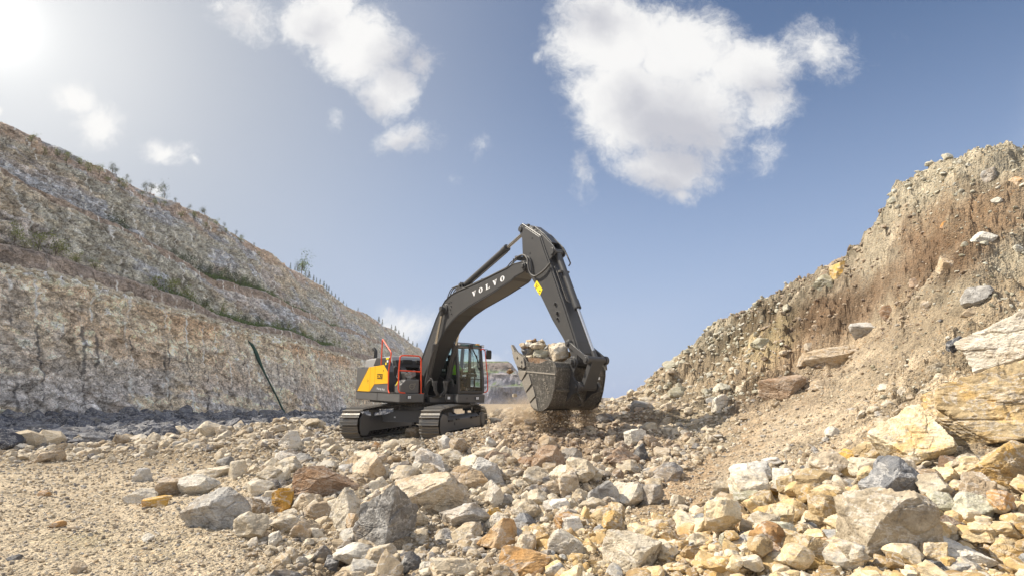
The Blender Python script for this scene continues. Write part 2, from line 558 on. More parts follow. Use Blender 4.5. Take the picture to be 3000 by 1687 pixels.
# ------------------------------------------------------------------ terrain
CP = []
for (px, py, Y) in [
    # left flat floor
    (0, 1330, 18), (0, 1400, 11.5), (0, 1500, 8.3), (0, 1687, 5.5), (400, 1310, 19), (400, 1400, 12), (400, 1520, 8.2), (400, 1687, 5.6),
    (200, 1350, 15), (-600, 1400, 11), (-600, 1600, 6.2), (-1500, 1500, 7),
    # rubble mound before and under the machine
    (700, 1262, 20), (700, 1320, 14.3), (700, 1420, 10.5), (800, 1300, 15), (850, 1232, 23), (850, 1400, 10.8), (800, 1500, 8.3), (800, 1687, 5.7),
    (1000, 1310, 15.3), (1000, 1400, 10.8), (1200, 1308, 15.2), (1200, 1400, 10.4), (1200, 1500, 8.0), (1200, 1687, 5.7),
    (1400, 1262, 16.5), (1400, 1330, 12.8), (1450, 1212, 24.0), (1500, 1209, 22), (1500, 1290, 13.2), (1500, 1400, 9.7), (1500, 1500, 7.9), (1500, 1687, 5.7),
    (1560, 1209, 20), (1640, 1207, 19), (1700, 1204, 18.5), (1640, 1240, 15), (1700, 1290, 12.5), (1700, 1400, 9.6), (1700, 1500, 7.9), (1700, 1600, 6.3), (1700, 1687, 5.3),
    # foot of the bank
    (1780, 1184, 22), (1780, 1250, 15), (1860, 1172, 26), (1860, 1240, 16), (1860, 1330, 11.5), (1900, 1470, 8.2), (1900, 1600, 6.0),
    (1930, 1128, 29), (1950, 1200, 17), (2000, 1160, 19.5), (2000, 1210, 15.2), (2000, 1290, 12.2), (2000, 1400, 9.6), (2000, 1550, 6.8), (2000, 1687, 5.0),
    (2090, 1010, 27.5), (2100, 1100, 20), (2200, 948, 25), (2200, 1050, 18), (2200, 1200, 13), (2200, 1350, 9.7), (2200, 1500, 7.0), (2200, 1687, 4.9),
    # crest
    (2015, 1068, 28), (2280, 905, 23), (2350, 858, 21), (2440, 800, 19), (2500, 765, 17.6), (2560, 712, 16.5), (2605, 640, 15.3), (2650, 585, 14.6), (2730, 540, 13.6),
    (2800, 508, 12.8), (2860, 486, 12.1), (2930, 486, 11.6), (3000, 490, 11.2), (3200, 450, 10.2), (3600, 430, 9.5),
    # face of the bank
    (2350, 1000, 16.5), (2500, 870, 15.4), (2500, 1000, 13.2), (2350, 1150, 12.2), (2500, 1200, 9.8), (2450, 1330, 8.0), (2400, 1480, 6.3), (2400, 1687, 4.7),
    (2650, 700, 13.6), (2650, 850, 12.0), (2650, 1000, 10.6), (2650, 1130, 9.2), (2650, 1300, 7.3), (2650, 1480, 5.7), (2650, 1687, 4.5),
    (2800, 600, 11.9), (2800, 750, 11.0), (2800, 900, 10.0), (2800, 1050, 8.6), (2800, 1200, 7.4), (2850, 1400, 5.8), (2850, 1687, 4.4),
    (3000, 600, 10.6), (3000, 800, 9.7), (3000, 1000, 8.4), (3000, 1200, 7.0), (3050, 1420, 5.6), (3050, 1687, 4.3), (3500, 900, 8.6), (3500, 1300, 6.0), (3600, 1687, 3.8)]:
    CP.append(at(px, py, Y))
CP = np.array(CP)
ncrest = [i for i, p in enumerate(CP) if p[2] > 2.9 and p[0] > 6.5]
extra = []
for (px, py, Y) in [(1930, 1128, 29), (2090, 1010, 27.5), (2280, 905, 23), (2440, 800, 19), (2560, 722, 16.5), (2650, 607, 14.6), (2730, 556, 13.6), (2860, 486, 12.1), (3000, 490, 11.2), (3200, 450, 10.2)]:
    p = at(px, py, Y)
    dr = p[:2] / np.linalg.norm(p[:2])
    extra.append((*(p[:2] + dr * 3.0), p[2] - 0.4 - 0.02 * Y))
    extra.append((*(p[:2] + dr * 12.0), max(p[2] - 5.5, 0.0)))
    extra.append((*(p[:2] + dr * 30.0), 0.0))
for u in (-2.3, 0.0, 2.3):
    for v in (-1.6, -0.6, 0.6, 1.6):
        q = MU @ np.array((u, v, -0.03 if abs(v) > 1 else -0.08)) + T0
        extra.append(tuple(q))
extra += [(-10, 14, .1), (-16, 20, 0), (-22, 24, .1), (-26, 24, .45), (-27, 30, .5), (-27, 45, .55), (-27, 70, .6), (-27, 120, .8), (-22, 30, .15), (-22, 45, .15), (-22, 65, .15), (-18, 32, -.15), (-12, 30, -.1), (-14, 50, -.3), (-6, 34, -.35),
          (-5, 50, -.6), (4, 34, -.4), (6, 60, -.8), (0, 100, -1.0), (-27, 14, -.1), (-27, 2, 0), (-12, 2, .1), (0, 3.0, .1), (0, -4, .1), (-12, -6, .1), (8, -6, 2.0), (18, -4, 4.5), (3.5, 2, .55), (6.0, 2.5, 1.4),
          (-7.5, 22, .35), (-6.5, 19.5, .42), (-9.5, 24, .1), (-5, 26, .35), (0, 25, .5), (3, 26, .35)]
CP = np.vstack([CP, np.array(extra)])
_X = CP[:, :2]


def _k(a, b):
    return np.sqrt(((a[:, None, :] - b[None, :, :]) ** 2).sum(-1) + 0.35)


_A = _k(_X, _X) + np.eye(len(_X)) * (-0.02)
_n = len(_X)
_P = np.c_[np.ones(_n), _X]
_sys = np.block([[_A, _P], [_P.T, np.zeros((3, 3))]])
_w = np.linalg.solve(_sys, np.r_[CP[:, 2], np.zeros(3)])


def base_z(x, y):
    x = np.asarray(x, float).ravel()
    y = np.asarray(y, float).ravel()
    out = np.empty(len(x))
    for i in range(0, len(x), 50000):
        q = np.c_[x[i:i + 50000], y[i:i + 50000]]
        out[i:i + 50000] = _k(q, _X) @ _w[:_n] + _w[_n] + q @ _w[_n + 1:]
    r = np.hypot(x, y)
    f = sstep(r, 45, 90)
    return out * (1 - f) + (-0.5) * f


def blob(px, py, cx, cy, rx, ry, turn=0.0):
    c, s = math.cos(R(turn)), math.sin(R(turn))
    dx_, dy_ = px - cx, py - cy
    a = (dx_ * c + dy_ * s) / rx
    b = (-dx_ * s + dy_ * c) / ry
    return np.exp(-(a * a + b * b))


# hollows and bulges of the bank: place, depth of the place, radius, height
PITS = []
for (px, py, Y, rad, h) in [(2500, 960, 13.6, 1.1, -1.3), (2540, 1000, 13.0, .6, -.6), (2450, 880, 16.2, .9, .5), (2640, 820, 12.6, .7, -.6), (2720, 790, 11.6, .7, -.5), (2350, 1045, 15.5, .9, -.5), (2420, 1000, 14.8, .6, .45), (2600, 880, 12.6, .7, .5),
                            (2590, 720, 14.6, .8, .35), (2200, 1000, 20.5, 1.0, .5), (2080, 1030, 25, 1.0, .5), (2000, 1245, 14.6, .8, -.55), (1900, 1230, 15.8, .9, .35),
                            (1600, 1270, 14.0, .8, .12), (2300, 1120, 13.8, .6, -.3), (2780, 1000, 9.4, .5, -.2), (2890, 880, 10.0, .5, .25), (2540, 1120, 10.6, .8, -.15)]:
    p = at(px, py, Y)
    PITS.append((p[0], p[1], rad, h))


def terrain_z(x, y, detail=True):
    z = base_z(x, y)
    for (a, b, rad, h) in PITS:
        z = z + h * np.exp(-((x - a) ** 2 + (y - b) ** 2) / (rad * rad))
    if detail:
        px, py = project(np.c_[x, y, z])
        P = np.c_[x, y, z * 0 + 0.5]
        smooth = flat_mask(x, y, px, py)
        k = 1 - 0.8 * smooth
        r = np.hypot(x, y)
        bank = sstep(z, 0.9, 2.0) * sstep(x, 3, 6)
        z = z + k * 0.16 * fbm(P * 0.55, 3) + k * (0.06 + 0.10 * bank) * fbm(P * 1.7 + 9, 4, .55)
        z = z + (0.3 + 0.7 * k) * 0.030 * fbm(P * 7 + 3, 3, .6) * np.clip(14 / np.maximum(r, 1), .0, 1.2)
        F1, F2, H = worley(P * 2.6)
        z = z + bank * k * (H - 0.5) * 0.30 * sstep(F2 - F1, 0, .14)
        F1, F2, H = worley(P * 0.9 + 5)
        z = z + bank * (.25 + .75 * k) * (H - 0.5) * 0.55 * sstep(F2 - F1, 0, .2)
        z = z + bank * k * .24 * fbm(P * 2.6 + 60, 4, .62, True)
        rill = fbm(np.c_[(x * .45 + y * .9) * 1.1, (x * .9 - y * .45) * .16, x * 0], 3, .6)
        z = z + sstep(z, .6, 1.4) * sstep(x, 2, 4) * rill * .10
    # keep clear of the tracks
    q = (np.c_[x, y, z] - T0) @ MU
    under = (1 - sstep(np.abs(q[:, 0]), 2.5, 3.1)) * (1 - sstep(np.abs(q[:, 1]), 1.75, 2.2))
    zt = T0[2] + MU[2, 0] * q[:, 0] + MU[2, 1] * q[:, 1] - 0.06
    return np.where(under > 0, z * (1 - under) + np.minimum(z, zt) * under, z)


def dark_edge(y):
    return -12.3 - 5.0 * (1 - sstep(y, 18, 27))  # outer edge of the shadow band painted at the wall foot


def flat_mask(x, y, px, py):
    """1 where the floor is graded fine gravel or a smooth slide of dirt"""
    left = (1 - sstep(px, 560, 900 + 0 * px)) * sstep(py, 1325, 1370)
    slide = np.maximum.reduce([blob(px, py, 2230, 1300, 330, 62, -38), blob(px, py, 2480, 1130, 260, 75, -40), blob(px, py, 1990, 1440, 200, 45, -30), blob(px, py, 2760, 950, 160, 70, -45)])
    return np.clip(np.maximum(left, slide * 1.5), 0, 1)


NA, NR = 1250, 760
ang = np.concatenate([np.linspace(-110, -54, 60)[:-1], np.linspace(-54, 54, NA - 120), np.linspace(54, 110, 61)[1:]])
rad = np.concatenate([np.geomspace(3.2, 62, NR - 60), np.geomspace(62, 6000, 61)[1:]])
AG, RG = np.meshgrid(R(1) * ang, rad)
gx = (np.sin(AG) * RG).ravel()
gy = (np.cos(AG) * RG - 1.5).ravel()
gz = terrain_z(gx, gy)
nA = len(ang)
nRr = len(rad)
ii, jj = np.meshgrid(np.arange(nRr - 1), np.arange(nA - 1), indexing='ij')
a0 = (ii * nA + jj).ravel()
GF = np.c_[a0, a0 + 1, a0 + nA + 1, a0 + nA]
GZ = gz.reshape(nRr, nA)


def ground_at(x, y):
    x = np.asarray(x, float)
    y = np.asarray(y, float)
    r = np.hypot(x, y + 1.5)
    a = np.degrees(np.arctan2(x, y + 1.5))
    fr = np.clip(np.interp(r, rad, np.arange(nRr)), 0, nRr - 1.001)
    fa = np.clip(np.interp(a, ang, np.arange(nA)), 0, nA - 1.001)
    i = fr.astype(int)
    j = fa.astype(int)
    u = fr - i
    v = fa - j
    return (GZ[i, j] * (1 - u) * (1 - v) + GZ[i + 1, j] * u * (1 - v) + GZ[i, j + 1] * (1 - u) * v + GZ[i + 1, j + 1] * u * v)


def hit(px, py, ymax=60):
    """where a sight line first meets the ground"""
    u, v = ray(px, py)
    Y = np.geomspace(3.0, ymax, 900)
    z = CZ + v * Y
    g = ground_at(u * Y, Y)
    k = np.nonzero(g >= z)[0]
    if len(k) == 0:
        return None
    Yh = Y[k[0]]
    return np.array((u * Yh, Yh, CZ + v * Yh))


# earth colours
gpx, gpy = project(np.c_[gx, gy, gz])
tan_ = np.array((.34, .28, .20))
colr = np.tile(tan_, (len(gx), 1))


def paint(mask, c, amt=1.0):
    global colr
    m = (np.clip(mask, 0, 1) * amt)[:, None]
    colr = colr * (1 - m) + np.array(c) * m


nz = fbm(np.c_[gx, gy, gz * 0] * 0.6, 4)
wob = fbm(np.c_[gx, gy, gz] * 1.1 + 30, 4)
front_ = gy > 1
paint(sstep(gpy, 1325, 1400) * (1 - sstep(gpx, 700, 1000)), (.53, .455, .34))
bank_m = sstep(gz, 1.2, 1.9) * sstep(gx, 3, 5)
paint(bank_m, (.36, .30, .215), .8)
crestd = sstep(gz + wob * 1.0, 3.0, 4.3) * sstep(gx, 5, 7)
paint(crestd, (.40, .37, .29), .85)
W2 = wob * 60
X2, Y2 = gpx + W2, gpy + fbm(np.c_[gx, gy, gz] * 1.3 + 80, 4) * 60
for (cx, cy, rx, ry, tn, c, am) in [
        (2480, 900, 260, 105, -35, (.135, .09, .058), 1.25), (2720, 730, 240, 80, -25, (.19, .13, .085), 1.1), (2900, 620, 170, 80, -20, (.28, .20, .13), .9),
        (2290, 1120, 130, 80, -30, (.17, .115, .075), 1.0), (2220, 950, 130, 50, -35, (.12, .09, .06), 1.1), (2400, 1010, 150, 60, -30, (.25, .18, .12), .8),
        (2230, 1300, 380, 90, -38, (.53, .46, .355), .9), (2480, 1130, 300, 100, -40, (.50, .42, .31), .85), (2080, 1360, 250, 40, -38, (.42, .31, .20), .8),
        (1980, 1430, 170, 40, -28, (.45, .34, .225), .7), (1650, 1300, 300, 60, 0, (.34, .25, .165), .9), (2050, 1240, 90, 60, 0, (.40, .36, .27), .9),
        (1850, 1270, 120, 50, 0, (.33, .27, .20), .6), (2250, 1010, 90, 60, -30, (.50, .42, .25), .7), (2550, 760, 110, 60, -40, (.46, .42, .33), .7), (250, 1590, 120, 35, 8, (.36, .32, .21), .7),
        (500, 1600, 160, 30, -5, (.42, .36, .25), .5), (2450, 1560, 350, 120, 0, (.24, .18, .11), .8), (1950, 1600, 300, 90, 0, (.34, .27, .18), .6)]:
    paint(blob(X2, Y2, cx, cy, rx, ry, tn) * am * front_, c)
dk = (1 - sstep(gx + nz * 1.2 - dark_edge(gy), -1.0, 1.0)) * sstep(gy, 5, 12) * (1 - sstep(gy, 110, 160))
paint(dk, (.05, .053, .066))  # bluish rock band with the wall's shadow painted into the ground colour
rill_ = fbm(np.c_[(gx * .45 + gy * .9) * 1.3, (gx * .9 - gy * .45) * .18, gz * 0], 4, .65)
colr = colr * (1 + 0.45 * rill_ * sstep(gz, .5, 1.3) * sstep(gx, 2, 4))[:, None]
colr = colr * (1 + 0.12 * nz)[:, None]
colr = np.clip(colr, 0.02, 0.75)

gm, t, p, out = mat('earth')
ca = t.n('ShaderNodeVertexColor', layer_name='earth')
tcn = t.n('ShaderNodeTexCoord')
P = tcn.outputs['Object']
c = ca.outputs[0]
n1 = t.noise(P, 3.0, 7, 0.68)
c = t.mix(0.8, c, t.ramp(n1, [(0.3, 0.55), (0.52, 1.0), (0.7, 1.25)]), 'MULTIPLY')
vo = t.n('ShaderNodeTexVoronoi', feature='F1')
vo.inputs['Scale'].default_value = 26
t.l(P, vo.inputs['Vector'])
vsep = t.n('ShaderNodeSeparateColor')
t.l(vo.outputs['Color'], vsep.inputs[0])
peb = t.ramp(vsep.outputs[0], [(0.0, (.55, .56, .60)), (0.25, (.86, .80, .72)), (0.6, (1.12, 1.06, .98)), (0.9, (1.28, 1.24, 1.16)), (1.0, (1.0, .72, .45))])
c = t.mix(0.62, c, peb, 'MULTIPLY')
vo2 = t.n('ShaderNodeTexVoronoi', feature='F1')
vo2.inputs['Scale'].default_value = 75
t.l(P, vo2.inputs['Vector'])
vs2 = t.n('ShaderNodeSeparateColor')
t.l(vo2.outputs['Color'], vs2.inputs[0])
c = t.mix(0.5, c, t.ramp(vs2.outputs[1], [(0.0, .62), (0.5, 1.0), (1.0, 1.3)]), 'MULTIPLY')
n9 = t.noise(P, 120, 3, 0.7)
c = t.mix(0.4, c, t.ramp(n9, [(0.3, 0.5), (0.7, 1.3)]), 'MULTIPLY')
t.l(c, p.inputs['Base Color'])
p.inputs['Roughness'].default_value = 0.95
p.inputs['Specular IOR Level'].default_value = 0.15
d1 = t.math('SUBTRACT', 1.0, t.math('MULTIPLY', vo.outputs['Distance'], 1.6), clamp=True)
d2 = t.math('SUBTRACT', 1.0, t.math('MULTIPLY', vo2.outputs['Distance'], 1.6), clamp=True)
hh = t.math('ADD', t.math('MULTIPLY', d1, 0.9), t.math('ADD', t.math('MULTIPLY', d2, 0.4), t.math('MULTIPLY', n1, 1.2)))
b = t.n('ShaderNodeBump')
b.inputs['Strength'].default_value = 0.9
b.inputs['Distance'].default_value = 0.03
t.l(hh, b.inputs['Height'])
t.l(b.outputs[0], p.inputs['Normal'])
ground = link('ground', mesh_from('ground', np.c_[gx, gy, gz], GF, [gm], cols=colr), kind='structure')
ground['label'] = 'pale stony quarry floor rising into a steep bank of earth and broken rock'

# ------------------------------------------------------------------ quarry wall
PROF = [(-26.6, -1.5), (-27.0, -0.3), (-27.9, 4.0), (-29.0, 9.1), (-29.75, 9.15), (-30.05, 10.45), (-30.5, 10.5), (-31.0, 10.5), (-32.4, 10.65), (-33.1, 12.2), (-34.0, 14.3), (-34.7, 15.3), (-35.3, 15.35), (-35.6, 16.5), (-36.0, 16.55),
        (-36.5, 16.55), (-38.3, 16.7), (-39.5, 19.4), (-41.0, 22.6), (-42.6, 25.2), (-43.4, 26.15), (-44.4, 26.6), (-50, 27.0), (-60, 27.0)]
PR = np.array(PROF)
seg = np.r_[0, np.cumsum(np.hypot(*np.diff(PR, axis=0).T))]
sv = np.concatenate([np.linspace(0, seg[-3], 430), np.linspace(seg[-3], seg[-1], 8)[1:]])
wx0 = np.interp(sv, seg, PR[:, 0])
wz0 = np.interp(sv, seg, PR[:, 1])
tx = np.gradient(wx0, sv)
tz = np.gradient(wz0, sv)
tl = np.hypot(tx, tz)
nxp, nzp = tz / tl, -tx / tl          # outward normal (towards +x and up)
th = np.concatenate([np.linspace(110, 52, 50)[:-1], np.linspace(52, 3.6, 1150)])
wy = 28.0 / np.tan(R(1) * th)
SI, YI = np.meshgrid(np.arange(len(sv)), wy, indexing='xy')
WX = wx0[SI].ravel()
WZ = wz0[SI].ravel()
WY = YI.ravel()
NXv = nxp[SI].ravel()
NZv = nzp[SI].ravel()
SV = sv[SI].ravel()
P0 = np.c_[WX, WY, WZ]
steep = sstep(NXv, 0.45, 0.8)
wallb = ((SV > seg[4] - .2) & (SV < seg[6])) | ((SV > seg[12] - .2) & (SV < seg[14]))
steep = np.where(wallb, .25, steep)
big = fbm(np.c_[WY * 0.055, WZ * 0.03, WX * 0 + 3], 3) * 1.7
lean = WY + WZ * 0.18
dip = WZ + 0.16 * WY
F1, F2, H = worley(np.c_[lean * 0.36, dip * 0.55, WX * 0.1])
F1b, F2b, Hb = worley(np.c_[lean * 1.0, dip * 1.5, WX * 0.2] + 40)
F1c, F2c, Hc = worley(np.c_[lean * 2.6, dip * 3.6, WX * 0.2] + 80)
disp = big * 0.55 + steep * ((H - .5) * 0.50 * sstep(F2 - F1, 0, .06) + (Hb - .5) * 0.32 * sstep(F2b - F1b, 0, .12) + (Hc - .5) * 0.17 * sstep(F2c - F1c, 0, .15))
disp += steep * fbm(P0 * np.array((1.6, 1.6, 3.6)) + 11, 3, .6, True) * 0.10
disp += (0.25 + 0.75 * steep) * (fbm(P0 * np.array((.5, .5, 1.4)), 5, .62, True) - .35) * 0.50
# half round marks of the drill holes down the lowest face
drr = np.random.default_rng(5)
low = sstep(WZ, -0.5, 0.5) * (1 - sstep(WZ, 8.2, 9.0)) * sstep(-WX, 26, 27) * (1 - sstep(-WX, 29.3, 29.6))
ly = WY + .12 * perlin(np.c_[WY * .2, WZ * .35, WX * 0])
drill = np.zeros_like(WY)
dwhite = np.zeros_like(WY)
ddark = np.zeros_like(WY)
for (za, zb_, zdark) in ((-.5, 9.0, 5.5), (9.3, 15.0, 0), (15.8, 26, 0)):
    facem = (WZ > za) & (WZ < zb_)
    yy = 14.0
    while yy < 260:
        wdt = 0.07 + 0.0011 * yy
        for _ in range(2 if zb_ < 20 else 3):
            z0 = drr.uniform(za - 1, zb_ - 2.5)
            z1 = z0 + drr.uniform(1.2, (zb_ - za) * .6)
            sgm = np.exp(-((ly - yy) / wdt) ** 2) * sstep(WZ, z0, z0 + .5) * (1 - sstep(WZ, z1, z1 + .6)) * facem
            amt = drr.uniform(.35, 1)
            drill = np.maximum(drill, sgm * amt)
            if zdark and z1 < zdark + 1 and drr.random() < .8:
                ddark = np.maximum(ddark, sgm * amt)
            elif drr.random() < .75:
                dwhite = np.maximum(dwhite, sgm * amt)
        yy += drr.uniform(.9, 2.3) * (1 + yy * 0.010)
disp *= 1 - .45 * (1 - sstep(WZ, 7.5, 9.5))
disp -= steep * drill * 0.14
disp *= np.clip(sstep(SV, 0.0, 1.0) + .3, 0, 1)
zbump = fbm(np.c_[WY * .3, WX * .3, WX * 0], 4, .6) * 0.16
slump = (-3.5 * sstep(WY, 215, 330) - 1.7 * (1 - sstep(WY, 44, 62)) + .6 * np.exp(-((WY - 85) / 30) ** 2)) * sstep(WZ, 14, 25)
PW = np.c_[WX + disp * NXv, WY, WZ + disp * NZv * 0.6 + zbump * (1 - steep) + fbm(np.c_[WY * .04, WY * 0, WX * .1], 2) * 1.1 * sstep(WZ, 8, 12) + slump]
nS = len(sv)
ii, jj = np.meshgrid(np.arange(len(wy) - 1), np.arange(nS - 1), indexing='ij')
a0 = (ii * nS + jj).ravel()
WF = np.c_[a0, a0 + nS, a0 + nS + 1, a0 + 1]
# stone colours of the wall: x = ochre, y = grey-blue, z = green
ly2 = PW @ np.array((0, .05, .16))
oc = fbm(np.c_[WY * .045, WZ * .16 + WY * .02, WX * .05] + 5, 5, .6)
gb = fbm(np.c_[WY * .05, WZ * .22 + WY * .03, WX * .05] + 25, 5, .6)
cw = np.tile(np.array((.50, .425, .325)), (len(WY), 1))
upper = sstep(WZ, 9.2, 10.2)


def wp(mask, c, amt=1.0):
    global cw
    m = (np.clip(mask, 0, 1) * amt)[:, None]
    cw = cw * (1 - m) + np.array(c) * m


wp(upper, (.265, .26, .225), .95)
wp(sstep(gb, .0, .22) * (0.35 + .55 * upper), (.27, .28, .30))
wp(sstep(oc, .10, .34) * (1 - .5 * upper), (.40, .30, .20), .6)
wp(sstep(fbm(P0 * .18 + 60, 4, .6), .10, .35) * (1 - upper), (.47, .40, .305), .8)
wp((1 - sstep(WZ, 1.0, 5.0)) * sstep(gb, -.02, .16), (.29, .29, .305), .65)
wp(sstep(WZ, 6.0, 8.2) * (1 - sstep(WZ, 9.3, 9.5)) * sstep(WY, 34, 60) * sstep(oc, -.25, .05), (.33, .22, .13), .7)
bermm = sstep(SV, seg[4] - .1, seg[4] + .1) * (1 - sstep(SV, seg[6], seg[6] + .2))
wp(bermm, (.19, .155, .13), .95)
wp(sstep(SV, seg[12] - .1, seg[12] + .1) * (1 - sstep(SV, seg[14], seg[14] + .2)), (.21, .165, .13), .95)
wp(np.exp(-((SV - seg[12] + .35) / .2) ** 2) * .8, (.52, .49, .43), 1)
wp(ddark, (.10, .10, .105), .4)
wp(dwhite, (.56, .55, .52), .35)
edge1 = (1 - sstep(F2 - F1, 0, .05)) * steep
edge2 = (1 - sstep(F2b - F1b, 0, .07)) * steep
wp(np.maximum(edge1, edge2 * .7), (.14, .115, .09), .55)
cw *= (1 + (Hb - .5) * .34 * steep + (H - .5) * .22 * steep)[:, None]
cw *= (1 + (Hc - .5) * .40 * steep)[:, None]
lipm = np.exp(-((SV - seg[3] + .12) / .22) ** 2)
wp(lipm, (.66, .60, .50), .8)
wp(sstep(WZ, 22.8, 24.6) * sstep(fbm(np.c_[WY * .2, WZ * .5, WX * 0], 3), -.2, .1), (.30, .22, .16), .7)
cw *= (1 + 0.22 * fbm(P0 * np.array((1, .8, 1.6)), 4, .65))[:, None]
cw = np.clip(cw * 1.75, .03, .85)
wm, t, p, out = mat('wall_rock')
ca = t.n('ShaderNodeVertexColor', layer_name='earth')
tcn = t.n('ShaderNodeTexCoord')
P = tcn.outputs['Object']
ml = t.mapping(P, scale=(1, 1, 1.35), rot=(0.30, 0, 0))
n1 = t.noise(ml, 1.1, 9, 0.72, .6)
n2 = t.noise(ml, 4.0, 6, 0.7, 1.0)
c = t.mix(0.85, ca.outputs[0], t.ramp(n1, [(0.3, 0.5), (0.5, 1.05), (0.68, 1.5)]), 'MULTIPLY')
c = t.mix(0.7, c, t.ramp(n2, [(0.33, 0.42), (0.5, 1.0), (0.66, 1.4)]), 'MULTIPLY')
vo = t.n('ShaderNodeTexVoronoi', feature='DISTANCE_TO_EDGE')
vo.inputs['Scale'].default_value = 0.6
dv = t.n('ShaderNodeVectorMath', operation='ADD')
nn = t.noise(ml, 1.6, 4, .6, 0, out=1)
t.l(ml, dv.inputs[0])
t.l(nn, dv.inputs[1])
t.l(dv.outputs[0], vo.inputs['Vector'])
crk = t.ramp(vo.outputs['Distance'], [(0.0, 0.30), (0.035, 1.0)])
c = t.mix(0.5, c, crk, 'MULTIPLY')
vq = t.n('ShaderNodeTexVoronoi', feature='DISTANCE_TO_EDGE')
vq.inputs['Scale'].default_value = 1.5
dq = t.n('ShaderNodeVectorMath', operation='ADD')
t.l(t.mapping(P, scale=(1, .75, 1.6), rot=(.12, 0, 0)), dq.inputs[0])
t.l(t.noise(P, 2.4, 4, .65, 0, out=1), dq.inputs[1])
t.l(dq.outputs[0], vq.inputs['Vector'])
c = t.mix(0.7, c, t.ramp(vq.outputs['Distance'], [(0.0, 0.25), (0.04, 1.0)]), 'MULTIPLY')
c = t.mix(1.0, c, (1.12, 1.12, 1.12), 'MULTIPLY')
n7 = t.noise(P, 0.35, 5, .6)
c = t.mix(t.ramp(n7, [(0.56, 0.0), (0.70, 0.28)]), c, (.42, .27, .13))
# straight marks of the drill holes
sp3 = t.n('ShaderNodeSeparateXYZ')
t.l(P, sp3.inputs[0])
yw = t.math('ADD', sp3.outputs[1], t.math('MULTIPLY', t.noise(P, .12, 2, .5), .5))
v1 = t.n('ShaderNodeTexVoronoi', voronoi_dimensions='1D', feature='F1')
t.l(t.math('MULTIPLY', yw, 0.42), v1.inputs['W'])
v1.inputs['Scale'].default_value = 1.0
ln = t.ramp(v1.outputs['Distance'], [(0.02, 1.0), (0.060, 0.0)])
csep = t.n('ShaderNodeSeparateColor')
t.l(v1.outputs['Color'], csep.inputs[0])
gv = t.n('ShaderNodeCombineXYZ')
t.l(t.math('MULTIPLY', csep.outputs[0], 40.0), gv.inputs[0])
t.l(t.math('MULTIPLY', sp3.outputs[2], 0.28), gv.inputs[2])
gn = t.noise(gv.outputs[0], 1.0, 3, .6)
gate = t.ramp(gn, [(0.49, 0.0), (0.53, 1.0)])
gate2 = t.ramp(gn, [(0.44, 1.0), (0.49, 0.0)])
low_ = t.math('MULTIPLY', t.math('LESS_THAN', sp3.outputs[2], 6.3), t.math('LESS_THAN', sp3.outputs[0], -20.0))
onw = t.math('LESS_THAN', sp3.outputs[0], -20.0)
c = t.mix(t.math('MULTIPLY', t.math('MULTIPLY', ln, gate), t.math('MULTIPLY', onw, 1.0)), c, (.85, .84, .80))
c = t.mix(t.math('MULTIPLY', t.math('MULTIPLY', ln, gate2), t.math('MULTIPLY', low_, .75)), c, (.10, .10, .105))
n8 = t.noise(ml, 12.0, 4, 0.75, .5)
c = t.mix(0.7, c, t.ramp(n8, [(0.34, 0.45), (0.5, 1.05), (0.64, 1.55)]), 'MULTIPLY')
t.l(c, p.inputs['Base Color'])
p.inputs['Roughness'].default_value = 0.95
p.inputs['Specular IOR Level'].default_value = 0.15
h = t.math('ADD', t.math('MULTIPLY', n1, 1.0), t.math('ADD', t.math('MULTIPLY', n2, .5), t.math('MULTIPLY', crk, .35)))
b = t.n('ShaderNodeBump')
b.inputs['Strength'].default_value = 1.0
b.inputs['Distance'].default_value = 0.35
t.l(h, b.inputs['Height'])
t.l(b.outputs[0], p.inputs['Normal'])
wallo = link('quarry_cliff', mesh_from('quarry_cliff', PW, WF, [wm], cols=cw), kind='structure')
wallo['label'] = 'tall terraced quarry face of grey and ochre rock in shade'
PWg = PW.reshape(len(wy), nS, 3)


def on_wall(px, s_at):
    """a point of the wall on the profile position s_at, seen in column px"""
    u = ray(px, 900)[0]
    k = int(np.argmin(np.abs(sv - s_at)))
    line = PWg[:, k, :]
    j = int(np.argmin(np.abs(line[:, 0] / np.maximum(line[:, 1], .1) - u)))
    return line[j]


# ------------------------------------------------------------------ far quarry hill
hy_, hx_ = np.meshgrid(np.linspace(0, 1, 90), np.linspace(-95, 70, 260), indexing='ij')
HY0 = 300.0
# terraced profile: depth back from the foot against height
hp = np.array([(0, -3), (2.5, 6.5), (7, 7.4), (8.5, 8.6), (10.5, 13.2), (14, 14.2), (16, 15.5), (20, 19.6), (24, 20.8), (40, 21.5), (70, 21.0), (110, 10)])
dpt = hy_ ** 1.3 * 110
hzz = np.interp(dpt, hp[:, 0], hp[:, 1])
edge = np.interp(hx_, [-95, -3.0, 0.5, 3.5, 7, 13, 24, 45, 70], [1.0, 1.0, .86, .60, .36, .24, .15, .05, -.05])
hzz = np.where(hzz > 0, np.minimum(hzz, 21.5 * edge + 0 * hzz), hzz)
nzh = fbm(np.c_[hx_.ravel() * .12, dpt.ravel() * .2, hzz.ravel() * .15], 4).reshape(hx_.shape)
HV = np.c_[hx_.ravel() + nzh.ravel() * 1.0, (HY0 + dpt + nzh * 3).ravel(), (CZ + hzz + nzh * .5).ravel()]
na = hx_.shape[1]
ii, jj = np.meshgrid(np.arange(hx_.shape[0] - 1), np.arange(na - 1), indexing='ij')
a0 = (ii * na + jj).ravel()
HF = np.c_[a0, a0 + 1, a0 + na + 1, a0 + na]
zz = hzz.ravel() + nzh.ravel() * 1.2
ch = np.tile(np.array((.17, .17, .20)), (len(zz), 1))
